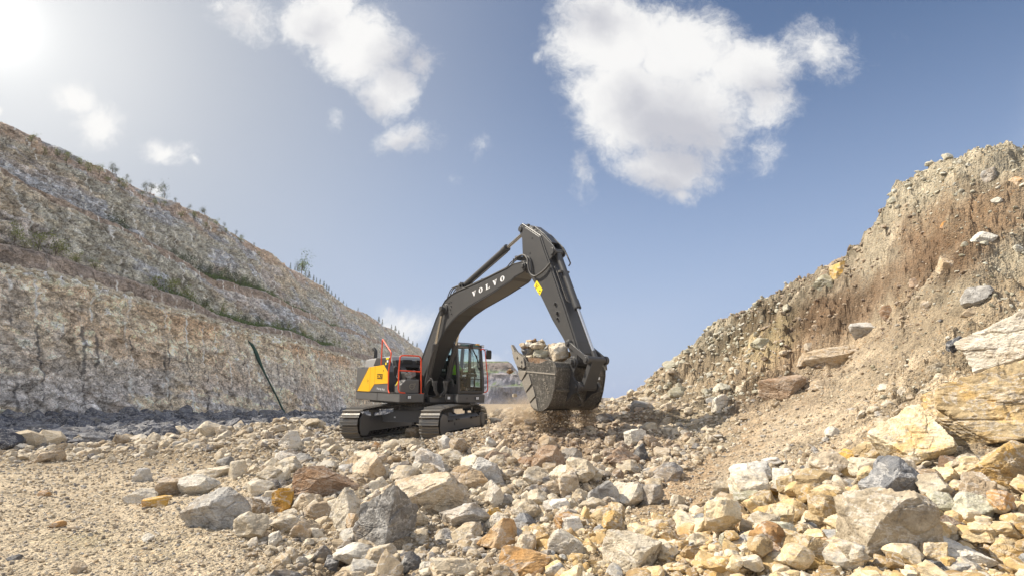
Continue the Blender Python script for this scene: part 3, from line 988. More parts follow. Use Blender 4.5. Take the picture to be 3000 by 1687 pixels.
mgr = (np.exp(-((zz - 7.9) / 1.1) ** 2) + np.exp(-((zz - 14.6) / .9) ** 2) + sstep(zz, 19.9, 20.6)) * sstep(fbm(HV * .2, 3), -.35, .0)
mgr = np.clip(mgr, 0, 1)[:, None]
lay = sstep(zz, 10.5, 12.5) * (1 - sstep(zz, 13.2, 14))
ch = ch * (1 - lay[:, None] * .8) + np.array((.36, .32, .31)) * lay[:, None] * .8
brn = sstep(zz, 14.8, 16)[:, None]
ch = ch * (1 - brn * .8) + np.array((.20, .16, .13)) * brn * .8
rt = sstep(hx_.ravel(), 2, 10)[:, None]
ch = ch * (1 - rt) + np.array((.42, .36, .29)) * rt
ch = ch * (1 - mgr) + np.array((.12, .165, .06)) * mgr
ch *= (1 + .5 * fbm(HV * np.array((.9, .3, .25)), 4))[:, None]
hill = link('quarry_hill', mesh_from('quarry_hill', HV, HF, [wm], cols=np.clip(ch, .02, .8)), kind='structure')
hill['label'] = 'distant flat topped quarry hill with grassy terraces'
#@@ROCKS
# ------------------------------------------------------------------ single boulders: px, py, w, h in the photograph, stone, label
HERO = """955 1418 183 101 brown|rusty brown boulder with a pale patch, left of the big grey boulder
1132 1524 180 197 grey|big upright grey boulder with pale streaks, the tallest rock in the middle of the rubble
1272 1453 229 126 tan|wide flat topped tan boulder leaning on the right shoulder of the big grey boulder
1080 1378 96 108 tan|pointed tan boulder behind the rusty brown boulder
1436 1387 109 89 grey|pale grey peaked boulder behind the wide flat topped boulder
1376 1407 111 82 tan|tan wedge shaped rock between the flat topped boulder and the pale grey peaked one
1331 1346 79 50 pale|pale angular rock just behind the tan wedge shaped rock
1224 1374 69 42 white|whitish block behind the flat topped boulder
1278 1378 50 42 white|white and grey block touching the right end of the whitish block
1459 1567 123 99 orange|rounded orange pink boulder right of the big grey boulder
1453 1507 50 42 ochre|small ochre stone perched on top of the rounded orange pink boulder
1363 1511 151 77 grey|dull grey slab in shade below the wide flat topped boulder
1537 1650 150 90 orange|orange brown boulder cut by the bottom edge, below the rounded orange pink boulder
1336 1666 138 56 pale|cream slab cut by the bottom edge, right of the dark brown stone
1201 1650 64 64 dark|dark brown grey stone with a pale vein near the bottom edge
1251 1663 49 36 white|whitish stone against the right side of the dark brown grey stone
1124 1676 77 40 yellow|yellowish block at the bottom edge below the big grey boulder
970 1655 44 50 dark|small dark slate grey block near the bottom edge left of centre
1022 1577 54 56 white|white and dark two toned stone at the left foot of the big grey boulder
1012 1497 88 124 pale|beige leaning slab squeezed between the rusty boulder and the big grey boulder
1035 1530 40 50 tan|small tan stone wedged between the beige leaning slab and the grey boulder
929 1498 74 54 tan|squarish tan block with a streaked face below the rusty brown boulder
912 1468 74 45 tan|low tan stone tucked under the rusty brown boulder
827 1470 60 77 ochre|upright stone half ochre and half grey, left of the rusty brown boulder
849 1508 40 34 pale|small cream stone in front of the half ochre stone
844 1292 76 58 white|pale boulder with white veins on the mound left of the tracks
1209 1268 44 38 tan|rounded stone lying between the two tracks
1342 1307 52 56 tan|rounded tan stone standing before the right track
1310 1300 54 48 grey|grey stone against the left side of the rounded tan stone before the track
1470 1311 36 48 tan|upright tan stone right of the right track
1440 1297 38 36 white|pale stone just left of the upright tan stone beyond the track
1429 1333 88 44 pale|long pale rock behind the pale grey peaked boulder
1207 1302 78 34 pale|long pale slab in front of the gap between the tracks
1150 1349 48 36 tan|tan wedge to the right of the pointed tan boulder
960 1362 54 26 white|low white rock above the rusty brown boulder
1104 1305 26 24 orange|small upright orange faced stone below the left track
1547 1502 84 76 pale|pale cream rock right of the ochre stone
1533 1528 76 48 dark|blue black rock below the pale cream rock
1448 1452 56 84 white|white and blue grey upright rock right of the flat topped boulder
1650 1512 34 46 pale|narrow cream stone right of the blue black rock
416 1394 54 46 grey|lone grey green rock at the left edge of the rubble
497 1429 76 66 tan|tan rock with a grey cap near the left edge of the rubble
415 1456 98 48 pale|pinkish slab lying left of the ochre brown stone
459 1472 76 34 ochre|ochre brown stone between the pinkish slab and the tan rock with a grey cap
583 1426 110 68 white|long ridged whitish slab above the large mottled boulder
629 1385 100 40 pale|pale slab behind the long ridged slab
698 1380 50 62 pale|upright cream wedge at the right end of the pale slab
661 1357 50 38 grey|grey triangular stone behind the cream wedge
634 1500 184 135 grey|large mottled grey boulder with black and ochre patches, the biggest at left
761 1434 82 56 pale|smooth pale rock right of the large mottled boulder
746 1490 82 62 tan|tan rock with crossing white veins right of the large mottled boulder
771 1455 42 20 dark|thin dark flake on top of the tan rock with crossing veins
693 1518 26 40 dark|small dark stone in the gap beside the large mottled boulder
130 1342 50 36 tan|squarish half shaded block, left one of a touching pair on the low ridge
168 1336 44 38 tan|squarish tan block, right one of a touching pair on the low ridge
65 1311 40 24 grey|flat grey stone on the low ridge near the left edge
131 1446 34 24 orange|lone small orange tan stone on the bare gravel floor
170 1536 42 22 orange|low orange stone on the gravel floor, left of the flat tan one
221 1546 42 15 tan|flat tan stone beside the low orange stone on the gravel
230 1666 42 38 tan|striped tan cube of stone near the bottom left
45 1633 44 18 dark|dark blue grey flat stone near the left bottom corner
434 1576 34 26 white|small white stone on the gravel below the ochre brown stone
739 1551 54 26 dark|dark blue grey sliver right of the large mottled boulder's foot
783 1539 56 34 white|light grey flat topped stone right of the dark blue grey sliver
775 1585 36 24 white|white chip below the light grey flat topped stone
1606 1353 100 90 brown|reddish brown boulder in the brown rubble below the bucket
1675 1343 60 60 grey|speckled grey tan rock right of the reddish brown boulder
1607 1296 56 44 tan|tan block behind the reddish brown boulder
1861 1286 64 56 white|cream white boulder resting on a black and white block
1875 1330 56 60 dark|black and white block under the cream white boulder
1907 1452 76 72 grey|grey pyramid shaped rock at the foot of the dirt slide
1986 1468 44 40 pale|pale rock right of the grey pyramid shaped rock
2054 1487 64 34 tan|low squarish tan rock left of the yellow green boulder
1783 1495 40 40 ochre|bright orange yellow stone lying in the pale rubble
1719 1515 38 60 yellow|upright olive tan block left of the bright orange yellow stone
1677 1543 68 54 white|white topped rock left of the upright olive tan block
1656 1600 102 90 white|big cream block with a flat top near the bottom centre
1852 1632 172 130 pale|very large cream slab with gravel on its back at the bottom edge
2143 1525 92 60 orange|rounded pinkish orange rock left of the yellow green boulder
2193 1467 84 74 green|yellow green boulder at the left tip of the stacked boulders
2253 1449 84 46 ochre|golden yellow rock behind the yellow green boulder
2328 1452 72 48 pale|pale wedge right of the golden yellow rock
2331 1511 104 92 yellow|tan block with a dark brown lower face in the stacked boulders
2268 1494 44 56 yellow|upright yellowish stone left of the tan block with a brown face
2270 1566 118 74 green|long olive tan rock below the upright yellowish stone
2364 1628 176 132 yellow|large flat golden slab left of the big striped boulder
2158 1656 96 74 yellow|cream and yellow rock at the bottom edge right of the very large slab
2129 1585 44 52 green|olive grey rounded stone in the pale pebbles
1772 1228 54 36 dark|dark rounded boulder right of the bucket
1787 1294 34 38 tan|tan rounded stone in the shaded rubble
2087 1176 42 26 grey|blue grey stone in the shaded hollow of the bank
1882 1190 70 34 grey|grey boulder at the crest right of the bucket
1953 1196 32 34 tan|rounded brown stone right of the grey crest boulder
2294 1147 128 92 brown|dark brown fractured boulder jutting from the bank
2668 1294 206 200 yellow|tall block with an orange left face and white top among the stacked boulders
2621 1420 178 154 dark|leaning slab with a dark slate face below the tall orange faced block
2595 1564 266 234 pale|big striped cream and grey boulder at the lower right
2925 1190 390 262 yellow|huge yellow grey block with a dark overhang at the right edge
2985 1000 290 200 white|huge pale blue white boulder at the right edge above the yellow grey block
2945 1380 220 168 yellow|broad cream block at the right edge below the huge yellow grey block
2808 1625 172 90 white|flat white and rust block right of the big striped boulder
2741 1667 70 50 dark|dark slate lump at the bottom edge beside the big striped boulder
2461 1364 78 90 ochre|golden stone with a round cap left of the tall orange faced block
2387 1407 130 64 yellow|long cream rock left of the golden stone
2536 1337 80 82 yellow|peaked cream stone between the golden stone and the tall block
2808 1382 110 84 brown|brown rough stone in shade under the huge yellow grey block
2719 1410 84 68 tan|rounded brown tan stone right of the leaning dark faced slab
2866 1443 90 110 tan|egg shaped tan boulder right of centre among the stacked boulders
2841 1496 116 100 green|long olive cream rock sloping down below the egg shaped boulder
2752 1477 90 72 green|olive topped rock above the gap right of the striped boulder
2777 1537 64 54 brown|small brown block below the olive topped rock
2950 1624 80 82 yellow|angular yellow brown stone near the lower right corner
2745 1083 56 40 pale|pale block on the slope left of the huge yellow grey block
2449 1057 160 80 tan|wide tan slab sticking out of the bank
2366 1054 62 40 tan|tan stone at the left end of the wide tan slab
2809 1011 62 50 dark|dark striped stone above the huge yellow grey block
2439 1266 44 34 white|small white stone on the smooth dirt slide
2896 517 48 48 grey|grey green boulder near the top of the bank
2977 535 50 34 orange|orange stone near the top of the bank at the right edge
2780 782 68 60 tan|squarish tan block in the brown earth of the bank
2545 972 98 56 grey|light grey slab lying in the dark hollow of the bank
2882 700 66 42 white|whitish block in the brown earth high on the bank
2622 590 40 26 green|green grey stone overhanging the crest of the bank
2863 876 80 66 grey|dark grey rounded rock on the right part of the bank
2846 920 56 34 tan|tan stone below the dark grey rounded rock
2683 832 36 36 brown|brown stone in the middle of the brown earth
2719 900 40 32 tan|pale brown stone below the brown stone of the bank
2457 793 48 52 ochre|ochre block at the crest of the bank
2413 830 62 52 green|pale greenish outcrop block at the crest left of the ochre block
2771 663 30 30 orange|small orange stone in the pale upper part of the bank
2605 920 50 48 brown|brown knob above the light grey slab of the bank
2230 1010 60 40 green|olive stone below the dark crest of the bank
2400 1130 60 34 tan|tan rock below the wide tan slab
2590 1240 50 36 pale|pale rock above the tall orange faced block
2640 1150 46 34 pale|pale chunk on the slide left of the huge yellow grey block
1560 1240 50 26 dark|dark flat stone under the bucket
1490 1236 40 24 tan|small tan block left of the bucket's shadow""".split('\n')

ALLR = []


def put_rock(px, py, w_, h_, kind, label, seed, level, group=None, Y=None):
    base = hit(px, min(py + h_ * 0.36, 1684)) if Y is None else None
    if Y is None:
        if base is None:
            base = at(px, py, 14)
        Y = base[1]
    u, v = ray(px, py)
    sc = Y / F * math.sqrt(1 + 0 * u * u)
    dd = 0.5 * (w_ + h_) * .95
    Yc = Y + dd * sc * 0.30
    c = np.array((u * Yc, Yc, CZ + v * Yc))
    sc = (Yc * math.cos(PITCH) + (c[2] - CZ) * math.sin(PITCH)) / F
    V, Fc = rock(level, seed, blocky=1.0 if min(w_, h_) > 120 else 0.6, upright=True)
    dims = np.array((w_ * 1.04 * sc, dd * sc, h_ * 1.10 * sc))
    V = V * dims
    az = math.atan2(c[0], c[1])
    ca_, sa = math.cos(-az), math.sin(-az)
    V = np.c_[V[:, 0] * ca_ - V[:, 1] * sa, V[:, 0] * sa + V[:, 1] * ca_, V[:, 2]]
    zb = V[:, 2].min()
    V[:, 2] -= zb
    me = mesh_from('boulder', V, Fc, [M[kind]])
    o = link('boulder' if max(w_, h_) > 70 else 'rock', me, loc=(c[0], c[1], c[2] + zb), label=label, category='boulder' if max(w_, h_) > 70 else 'rock', group=group)
    ALLR.append((c, max(dims) * .5))
    return o


for i, ln in enumerate(HERO):
    num, lab = ln.split('|')
    a = num.split()
    px, py, w_, h_ = map(float, a[:4])
    if w_ > 300:
        Y = 6.6
    elif py == 1000 and w_ == 290:
        Y = 7.1
    else:
        Y = None
    sz = max(w_, h_)
    put_rock(px, py, w_, h_, a[4], lab, 1000 + i * 7 + (3 if sz > 150 else 0), 6 if sz > 150 else (5 if sz > 62 else 4), Y=Y)

# ------------------------------------------------------------------ scattered rubble
ZONES = ['tan', 'brown', 'yellow', 'dark', 'green']


def zone_of(x, y, z, px, py, r):
    zt = np.zeros(len(x), int)
    jx = px + r.normal(size=len(x)) * 45
    jy = py + r.normal(size=len(x)) * 30
    zt[(blob(jx, jy, 1690, 1290, 330, 85) > .45)] = 1
    zt[(z > 1.0) & (x > 3) & (blob(jx, jy, 2520, 880, 330, 190, -35) > .35)] = 1
    zt[((jy - 1420) + (jx - 2150) * 0.10 > 60) & (jx > 1550)] = 2
    zt[(z > 3.2) & (x > 5) & (zt != 1)] = 4
    zt[(z > 1.6) & (x > 5) & (r.random(len(x)) < .5) & (zt == 0)] = 4
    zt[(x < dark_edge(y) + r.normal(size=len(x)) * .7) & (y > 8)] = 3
    zt[(blob(px, py, 2150, 880, 90, 50, -38) > .4)] = 1
    return zt


def density(x, y, z, px, py, s_px):
    fm = flat_mask(x, y, px, py)
    d = 1 - 0.93 * fm * sstep(s_px, 9, 20) - .45 * fm
    d = np.where((px < 620) & (py > 1330), d * (1 - .55 * sstep(s_px, 16, 36)), d)
    band = (py > 1310) & (py < 1352) & (px < 260)
    d = np.where(band, np.where(s_px > 34, .15, 1.0), d)
    bank = (z > 1.0) & (x > 3)
    d = np.where(bank, d * (1 - .25 * sstep(s_px, 14, 34)), d)
    brn = np.maximum(blob(px, py, 2480, 900, 230, 90, -35), blob(px, py, 2720, 730, 220, 70, -25))
    d = np.where(bank, d * (1 - .75 * brn), d)
    d = np.where((z > 2.0) & (x > 4) & (s_px > 21), d * .22, d)
    d = np.where((z > .9) & (x > 4), d * .62, d)
    d = np.where(x < dark_edge(y), 1.0, d)
    near_b = (px > 1380) & (px < 1800) & (py > 1190) & (py < 1330)
    d = np.where(near_b & (s_px > 34), 0, d)
    base_t = (px > 960) & (px < 1440) & (py > 1225) & (py < 1318)
    d = np.where(base_t & (s_px > 17), 0, d)
    # none under the machine
    q = (np.c_[x, y, z] - T0) @ MU
    on = (np.abs(q[:, 0]) < 2.45) & (np.abs(np.abs(q[:, 1]) - 1.295) < .36)
    d = np.where(on, 0, d)
    mid = (np.abs(q[:, 0]) < 2.3) & (np.abs(q[:, 1]) < .95)
    d = np.where(mid & (s_px > 24), 0, d)
    return d


def scatter(n, lo, hi, power, seed, far=48, box=None):
    r = np.random.default_rng(seed)
    a = R(1) * r.uniform(-50, 50, n)
    q = np.geomspace(4.2, far, 400)
    rr = np.exp(r.uniform(math.log(4.2), math.log(far), n))
    x = np.sin(a) * rr
    y = np.cos(a) * rr - 1.5
    z = ground_at(x, y)
    px, py = project(np.c_[x, y, z])
    u = r.random(n)
    s_px = lo * (1 - u * (1 - (lo / hi) ** power)) ** (-1 / power)
    s = s_px * (y + .01) / F
    far_dark = (x < dark_edge(y)) & (y > 8)
    s = np.where(far_dark, np.maximum(s, r.uniform(.22, .6, n) * (1 + 1.2 * (r.random(n) < .12))), s)
    s = np.minimum(s, np.where(far_dark, 1.1, .75))
    s_px = s * F / np.maximum(y, .1)
    ok = (y > 2.5) & (px > -260) & (px < 3260) & (py < 1900) & (r.random(n) < density(x, y, z, px, py, s_px)) & (x > -27.2)
    if box:
        ok &= (px > box[0]) & (px < box[1]) & (py > box[2]) & (py < box[3])
    # drop what lies inside a boulder
    keep = ok.copy()
    for (c, rd) in ALLR:
        keep &= ~(((x - c[0]) ** 2 + (y - c[1]) ** 2 < (rd * .72) ** 2) & (s > .02))
    x, y, z, s, s_px, px, py = [v[keep] for v in (x, y, z, s, s_px, px, py)]
    return x, y, z, s, s_px, px, py, r


def merged(level, nproto, x, y, z, s, zt, r, sink=.30, seed0=0):
    """numpy: all stones of one level in one vertex array"""
    protos = [rock(level, 50000 + seed0 + k, blocky=.55) for k in range(nproto)]
    Vs, Fs, Ms = [], [], []
    off_ = 0
    which = r.integers(0, nproto, len(x))
    for k in range(nproto):
        idx = np.nonzero(which == k)[0]
        if len(idx) == 0:
            continue
        V, Fc = protos[k]
        nv = len(V)
        m = len(idx)
        dims = np.c_[r.uniform(.75, 1.25, m), r.uniform(.75, 1.15, m), r.uniform(.45, .9, m)] * s[idx, None]
        a = r.uniform(0, 2 * math.pi, m)
        tl_ = r.normal(size=(m, 2)) * .35
        Q = V[None] * dims[:, None, :]
        # tilt then turn
        cx_, sx_ = np.cos(tl_[:, :1]), np.sin(tl_[:, :1])
        Y_, Z_ = Q[..., 1] * cx_ - Q[..., 2] * sx_, Q[..., 1] * sx_ + Q[..., 2] * cx_
        cy_, sy_ = np.cos(tl_[:, 1:]), np.sin(tl_[:, 1:])
        X_, Z_ = Q[..., 0] * cy_ + Z_ * sy_, -Q[..., 0] * sy_ + Z_ * cy_
        ca_, sa = np.cos(a)[:, None], np.sin(a)[:, None]
        XX = X_ * ca_ - Y_ * sa + x[idx, None]
        YY = X_ * sa + Y_ * ca_ + y[idx, None]
        ZZ = Z_ + z[idx, None] + (dims[:, 2] * (.5 - sink))[:, None]
        Vs.append(np.stack([XX, YY, ZZ], -1).reshape(-1, 3))
        Fs.append((Fc[None] + (np.arange(m) * nv)[:, None, None]).reshape(-1, 3) + off_)
        Ms.append(np.repeat(zt[idx], len(Fc)))
        off_ += m * nv
    return np.vstack(Vs), np.vstack(Fs), np.concatenate(Ms)


parts_ = []
offv = 0
# large loose stones: the biggest in the picture become objects of their own
pool = [scatter(4200, 24, 66, 2.6, 21)[:7]]
a_ = [v[:230] for v in scatter(9000, 46, 118, 1.6, 33, box=(2120, 3200, 1400, 1900))[:7]]
a_[2] = a_[2] + np.random.default_rng(5).uniform(-.05, .13, len(a_[2]))
pool.append(a_)
pool.append([v[:95] for v in scatter(9000, 52, 105, 1.8, 35, box=(640, 2050, 1360, 1800))[:7]])
x, y, z, s, s_px, px, py = [np.concatenate([q_[k] for q_ in pool]) for k in range(7)]
r = np.random.default_rng(21)
zt = zone_of(x, y, z, px, py, r)
vis = (px > 20) & (px < 2980) & (py < 1670) & (x > dark_edge(y))
score = np.where(vis, s_px, 0)
pick = []
order = np.argsort(-score)
for i in order:
    if score[i] <= 0 or len(pick) >= 150:
        break
    # must stand free in the picture: nothing taller just before it
    g = hit(px[i], py[i] - s_px[i] * .2)
    if g is None or abs(g[1] - y[i]) > .9 + s[i]:
        continue
    pick.append(i)
SHORT = {}
for ln in HERO:
    num, lab_ = ln.split('|')
    a = num.split()
    cut_ = re.split(r", | with | left | right | in | at | near | behind | between | below | on | cut | leaning | lying | touching | squeezed | wedged | tucked | beside | above | just | before | beyond | under | against | jutting | sticking | resting | perched | half | of | from | among ", lab_)[0]
    SHORT.setdefault(cut_, []).append((float(a[0]), float(a[1]), float(a[2])))
SHORT = {k: v[0] for k, v in SHORT.items() if len(v) == 1 and len(k.split()) > 2}


def near_hero(x_, y_):
    best = None
    for k, (a, b, c_) in SHORT.items():
        d = math.hypot(x_ - a, (y_ - b) * 1.4) - c_ * .5
        if best is None or d < best[0]:
            best = (d, k, x_ - a, y_ - b)
    if best[0] > 75:
        return None
    _, k, ddx, ddy = best
    side_ = ('to the right of' if ddx > 0 else 'to the left of') if abs(ddx) > abs(ddy) * 1.3 else ('in front of' if ddy > 0 else 'behind')
    return side_ + ' the ' + k


WORD = {0: ('pale', 'pale tan rock'), 1: ('brown', 'dusty brown rock'), 2: ('yellow', 'cream yellow rock'), 3: ('dark', 'dark grey rock'), 4: ('green', 'pale olive rock')}
for i in pick:
    k = int(zt[i])
    mk, word = WORD[k]
    if k == 0 and r.random() < .5:
        mk, word = [('tan', 'brownish tan rock'), ('grey', 'mid grey rock'), ('white', 'whitish rock')][r.integers(0, 3)]
    if k == 2 and r.random() < .35:
        mk, word = [('orange', 'orange tan rock'), ('pale', 'pale cream rock')][r.integers(0, 2)]
    if z[i] > 1.6 and x[i] > 4:
        where = 'on the upper face of the earth bank' if z[i] > 3.2 else 'on the lower face of the earth bank'
    elif px[i] < 750:
        where = 'loose at the left border of the rubble'
    elif k == 1:
        where = 'in the brown rubble below the bucket'
    elif k == 2:
        where = 'among the yellow rubble at the lower right'
    elif y[i] > 10.5:
        where = 'on the mound in front of the tracks'
    elif px[i] < 1300:
        where = 'in the loose rubble around the big grey boulder'
    else:
        where = 'in the pale rubble between the boulders and the dirt slide'
    V, Fc = rock(4, 9000 + int(i), blocky=.5)
    dims = np.array((r.uniform(.8, 1.25), r.uniform(.8, 1.1), r.uniform(.55, .95))) * s[i]
    V = V * dims
    a = r.uniform(0, 6.28)
    V = np.c_[V[:, 0] * math.cos(a) - V[:, 1] * math.sin(a), V[:, 0] * math.sin(a) + V[:, 1] * math.cos(a), V[:, 2] - V[:, 2].min()]
    lab = word + ' ' + (near_hero(px[i], py[i]) or where)
    link('rock', mesh_from('rock', V, Fc, [M[mk]]), loc=(x[i], y[i], z[i] - dims[2] * .2), label=lab, category='rock', group='each ' + lab)
rest = np.ones(len(x), bool)
rest[pick] = False
sel = lambda m_: (x[m_], y[m_], z[m_], s[m_], zt[m_])
V, Fc, mi = merged(3, 14, *sel(rest), r, seed0=100)
parts_.append((V, Fc, mi))
x, y, z, s, s_px, px, py, r = scatter(26000, 26, 70, 1.8, 28, box=(680, 1960, 1370, 1800))
zt = zone_of(x, y, z, px, py, r)
parts_.append(merged(3, 14, x[:620], y[:620], z[:620] - .02, s[:620], zt[:620], r, seed0=170))
x, y, z, s, s_px, px, py, r = scatter(26000, 24, 78, 1.5, 29, box=(1950, 3200, 1390, 1800))
zt = zone_of(x, y, z, px, py, r)
parts_.append(merged(3, 14, x[:900], y[:900], z[:900] - .02, s[:900], zt[:900], r, seed0=150))
# grey rock along the wall foot, its colour darkened as wall shadow
n = 5200
y = r.uniform(13, 95, n) ** 1.0
x = -27.2 + (dark_edge(y) + 27.2) * r.random(n) ** .9 + r.normal(size=n) * .4
s = r.uniform(.22, .62, n) * (1 + .9 * (r.random(n) < .10))
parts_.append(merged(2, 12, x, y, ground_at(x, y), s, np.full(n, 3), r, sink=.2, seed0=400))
x, y, z, s, s_px, px, py, r = scatter(26000, 12, 32, 1.5, 22)
zt = zone_of(x, y, z, px, py, r)
parts_.append(merged(2, 16, x, y, z, s, zt, r, seed0=200))
x, y, z, s, s_px, px, py, r = scatter(120000, 4.5, 14, 1.0, 23)
zt = zone_of(x, y, z, px, py, r)
parts_.append(merged(1, 10, x, y, z, s, zt, r, seed0=300))
Vt, Ft, Mt = [], [], []
o_ = 0
for V, Fc, mi in parts_:
    Vt.append(V)
    Ft.append(Fc + o_)
    Mt.append(mi)
    o_ += len(V)
rub = link('rubble', mesh_from('rubble', np.vstack(Vt), np.vstack(Ft), RUB, midx=np.concatenate(Mt)), kind='stuff')
rub['label'] = 'broken rock rubble and gravel covering the quarry floor and bank'
#@@MACHINE
# ================================================================== excavator
class MB:
    def __init__(s):
        s.v, s.f = [], []

    def add(s, vs, fs):
        o = len(s.v)
        s.v += [tuple(map(float, q)) for q in vs]
        s.f += [tuple(i + o for i in f) for f in fs]
        return s

    def box(s, x0, x1, y0, y1, z0, z1):
        return s.add([(x0, y0, z0), (x1, y0, z0), (x1, y1, z0), (x0, y1, z0), (x0, y0, z1), (x1, y0, z1), (x1, y1, z1), (x0, y1, z1)],
                     [(3, 2, 1, 0), (4, 5, 6, 7), (0, 1, 5, 4), (1, 2, 6, 5), (2, 3, 7, 6), (3, 0, 4, 7)])

    def prism(s, pts, a, b, axis='y'):
        """polygon extruded: axis y takes (x,z); axis x takes (y,z); axis z takes (x,y)"""
        def q(p, k):
            return {'y': (p[0], k, p[1]), 'x': (k, p[0], p[1]), 'z': (p[0], p[1], k)}[axis]
        n = len(pts)
        vs = [q(p, a) for p in pts] + [q(p, b) for p in pts]
        fs = [tuple(range(n)), tuple(range(2 * n - 1, n - 1, -1))] + [(i, i + n, (i + 1) % n + n, (i + 1) % n) for i in range(n)]
        return s.add(vs, fs)

    def tube(s, path, r, n=8, caps=True):
        P = [Vector(p) for p in path]
        rings = []
        ref = None
        for i, p in enumerate(P):
            d = (P[min(i + 1, len(P) - 1)] - P[max(i - 1, 0)]).normalized()
            if ref is None:
                ref = d.orthogonal().normalized()
            a = (ref - d * ref.dot(d))
            a = a.normalized() if a.length > 1e-5 else d.orthogonal().normalized()
            ref = a
            b = d.cross(a)
            rr = r[i] if isinstance(r, (list, tuple)) else r
            rings.append([p + (a * math.cos(2 * math.pi * k / n) + b * math.sin(2 * math.pi * k / n)) * rr for k in range(n)])
        vs = [q for rg in rings for q in rg]
        fs = []
        for i in range(len(P) - 1):
            for k in range(n):
                k2 = (k + 1) % n
                fs.append((i * n + k, i * n + k2, (i + 1) * n + k2, (i + 1) * n + k))
        if caps:
            fs.append(tuple(range(n - 1, -1, -1)))
            fs.append(tuple((len(P) - 1) * n + k for k in range(n)))
        return s.add(vs, fs)

    def cyl(s, p0, p1, r, n=20):
        return s.tube([p0, p1], r, n)

    def build(s, name, m, parent=None, rot=None, bevel=0.0, smooth=None, **props):
        me = bpy.data.meshes.new(name)
        me.from_pydata(s.v, [], s.f)
        bm = bmesh.new()
        bm.from_mesh(me)
        bmesh.ops.recalc_face_normals(bm, faces=bm.faces)
        bm.to_mesh(me)
        bm.free()
        me.materials.append(m)
        me.update()
        o = link(name, me, parent=parent, **props)
        if rot is not None:
            o.rotation_euler = rot
        if smooth is not None:
            for pl in me.polygons:
                pl.use_smooth = True
            me.set_sharp_from_angle(angle=R(smooth))
        if bevel:
            b = o.modifiers.new('bevel', 'BEVEL')
            b.width = bevel
            b.segments = 2
            b.limit_method = 'ANGLE'
            b.angle_limit = R(35)
            b.use_clamp_overlap = True
        return o


def arcpath(pts, rad_, n=5):
    """polyline with rounded corners"""
    P = [Vector(p) for p in pts]
    out_ = [P[0]]
    for i in range(1, len(P) - 1):
        a, b, c = P[i - 1], P[i], P[i + 1]
        u, v = (a - b), (c - b)
        r_ = min(rad_, u.length * .45, v.length * .45)
        p0, p1 = b + u.normalized() * r_, b + v.normalized() * r_
        for k in range(n + 1):
            t_ = k / n
            out_.append(p0 * (1 - t_) ** 2 + b * 2 * t_ * (1 - t_) + p1 * t_ ** 2)
    out_.append(P[-1])
    return out_


def paintmat(name, col, rough=.45, metal=0.0, dust=.25, dustcol=(.36, .31, .24), coat=0.0, scr=0.0, bump=.0):
    m, t, p, out = mat(name)
    tcn = t.n('ShaderNodeTexCoord')
    P = tcn.outputs['Object']
    n1 = t.noise(P, 2.2, 7, .65, .3)
    n2 = t.noise(P, 16, 6, .7)
    n3 = t.noise(t.mapping(P, scale=(1, 1, .25)), 9, 5, .7)
    df = t.math('MULTIPLY', t.ramp(t.math('ADD', t.math('MULTIPLY', n1, .6), t.math('MULTIPLY', n2, .4)), [(.42, .12), (.66, 1.0)]), dust)
    df = t.math('ADD', df, t.math('MULTIPLY', t.ramp(n3, [(.52, 0), (.75, 1)]), dust * .5), clamp=True)
    c = t.mix(df, col, dustcol)
    if scr > 0:
        sc1 = t.noise(t.mapping(P, scale=(14, 14, 1.3), rot=(0, .5, 0)), 5.0, 4, .7, .6)
        sc2 = t.noise(t.mapping(P, scale=(1.6, 12, 12), rot=(0, .3, 0)), 5.0, 4, .7, .6)
        s1 = t.ramp(t.math('MAXIMUM', sc1, sc2), [(.585, 0), (.64, 1)])
        c = t.mix(t.math('MULTIPLY', s1, scr), c, (.46, .43, .38))
    t.l(c, p.inputs['Base Color'])
    p.inputs['Metallic'].default_value = metal
    rr = t.math('ADD', rough, t.math('MULTIPLY', df, .6), clamp=True)
    t.l(rr, p.inputs['Roughness'])
    p.inputs['Coat Weight'].default_value = coat
    if bump:
        b = t.n('ShaderNodeBump')
        b.inputs['Strength'].default_value = bump
        b.inputs['Distance'].default_value = .01
        t.l(n2, b.inputs['Height'])
        t.l(b.outputs[0], p.inputs['Normal'])
    return m


X = {}
X['dark'] = paintmat('dark_grey_paint', (.046, .046, .047), .40, dust=.05)
X['mid'] = paintmat('mid_grey_paint', (.095, .095, .096), .40, dust=.06)
X['hood'] = paintmat('hood_grey', (.30, .30, .30), .45, dust=.12)
X['black'] = paintmat('black_part', (.014, .014, .015), .5, dust=.04)
X['boom'] = paintmat('boom_paint', (.056, .056, .057), .36, dust=.03)
X['yellow'] = paintmat('yellow_paint', (.80, .43, .006), .38, dust=.03, coat=.2)
X['red'] = paintmat('red_orange_rail', (.82, .075, .015), .38, dust=.02)
X['steel'] = paintmat('track_steel', (.18, .178, .172), .42, metal=.65, dust=.55, bump=.5)
X['bucket'] = paintmat('bucket_steel', (.045, .044, .042), .42, metal=.25, dust=.18, scr=.8, bump=.4)
X['worn'] = paintmat('worn_steel', (.25, .235, .21), .5, metal=.5, dust=.5, scr=.4, bump=.4)
X['chrome'] = paintmat('chrome_rod', (.62, .62, .62), .18, metal=1.0, dust=.04)
X['white'] = paintmat('white_mark', (.80, .80, .80), .5, dust=.02)
X['ink'] = paintmat('black_mark', (.02, .02, .02), .5, dust=.0)
X['sign'] = paintmat('yellow_sign', (.85, .66, .01), .5, dust=.02)
X['rubber'] = paintmat('hose_rubber', (.045, .045, .047), .5, dust=.18)
X['foil'] = paintmat('plastic_wrap', (.30, .30, .30), .22, metal=.6, dust=.1, bump=1.0)
X['brow'] = paintmat('brow_panel', (.16, .125, .095), .5, dust=.2)
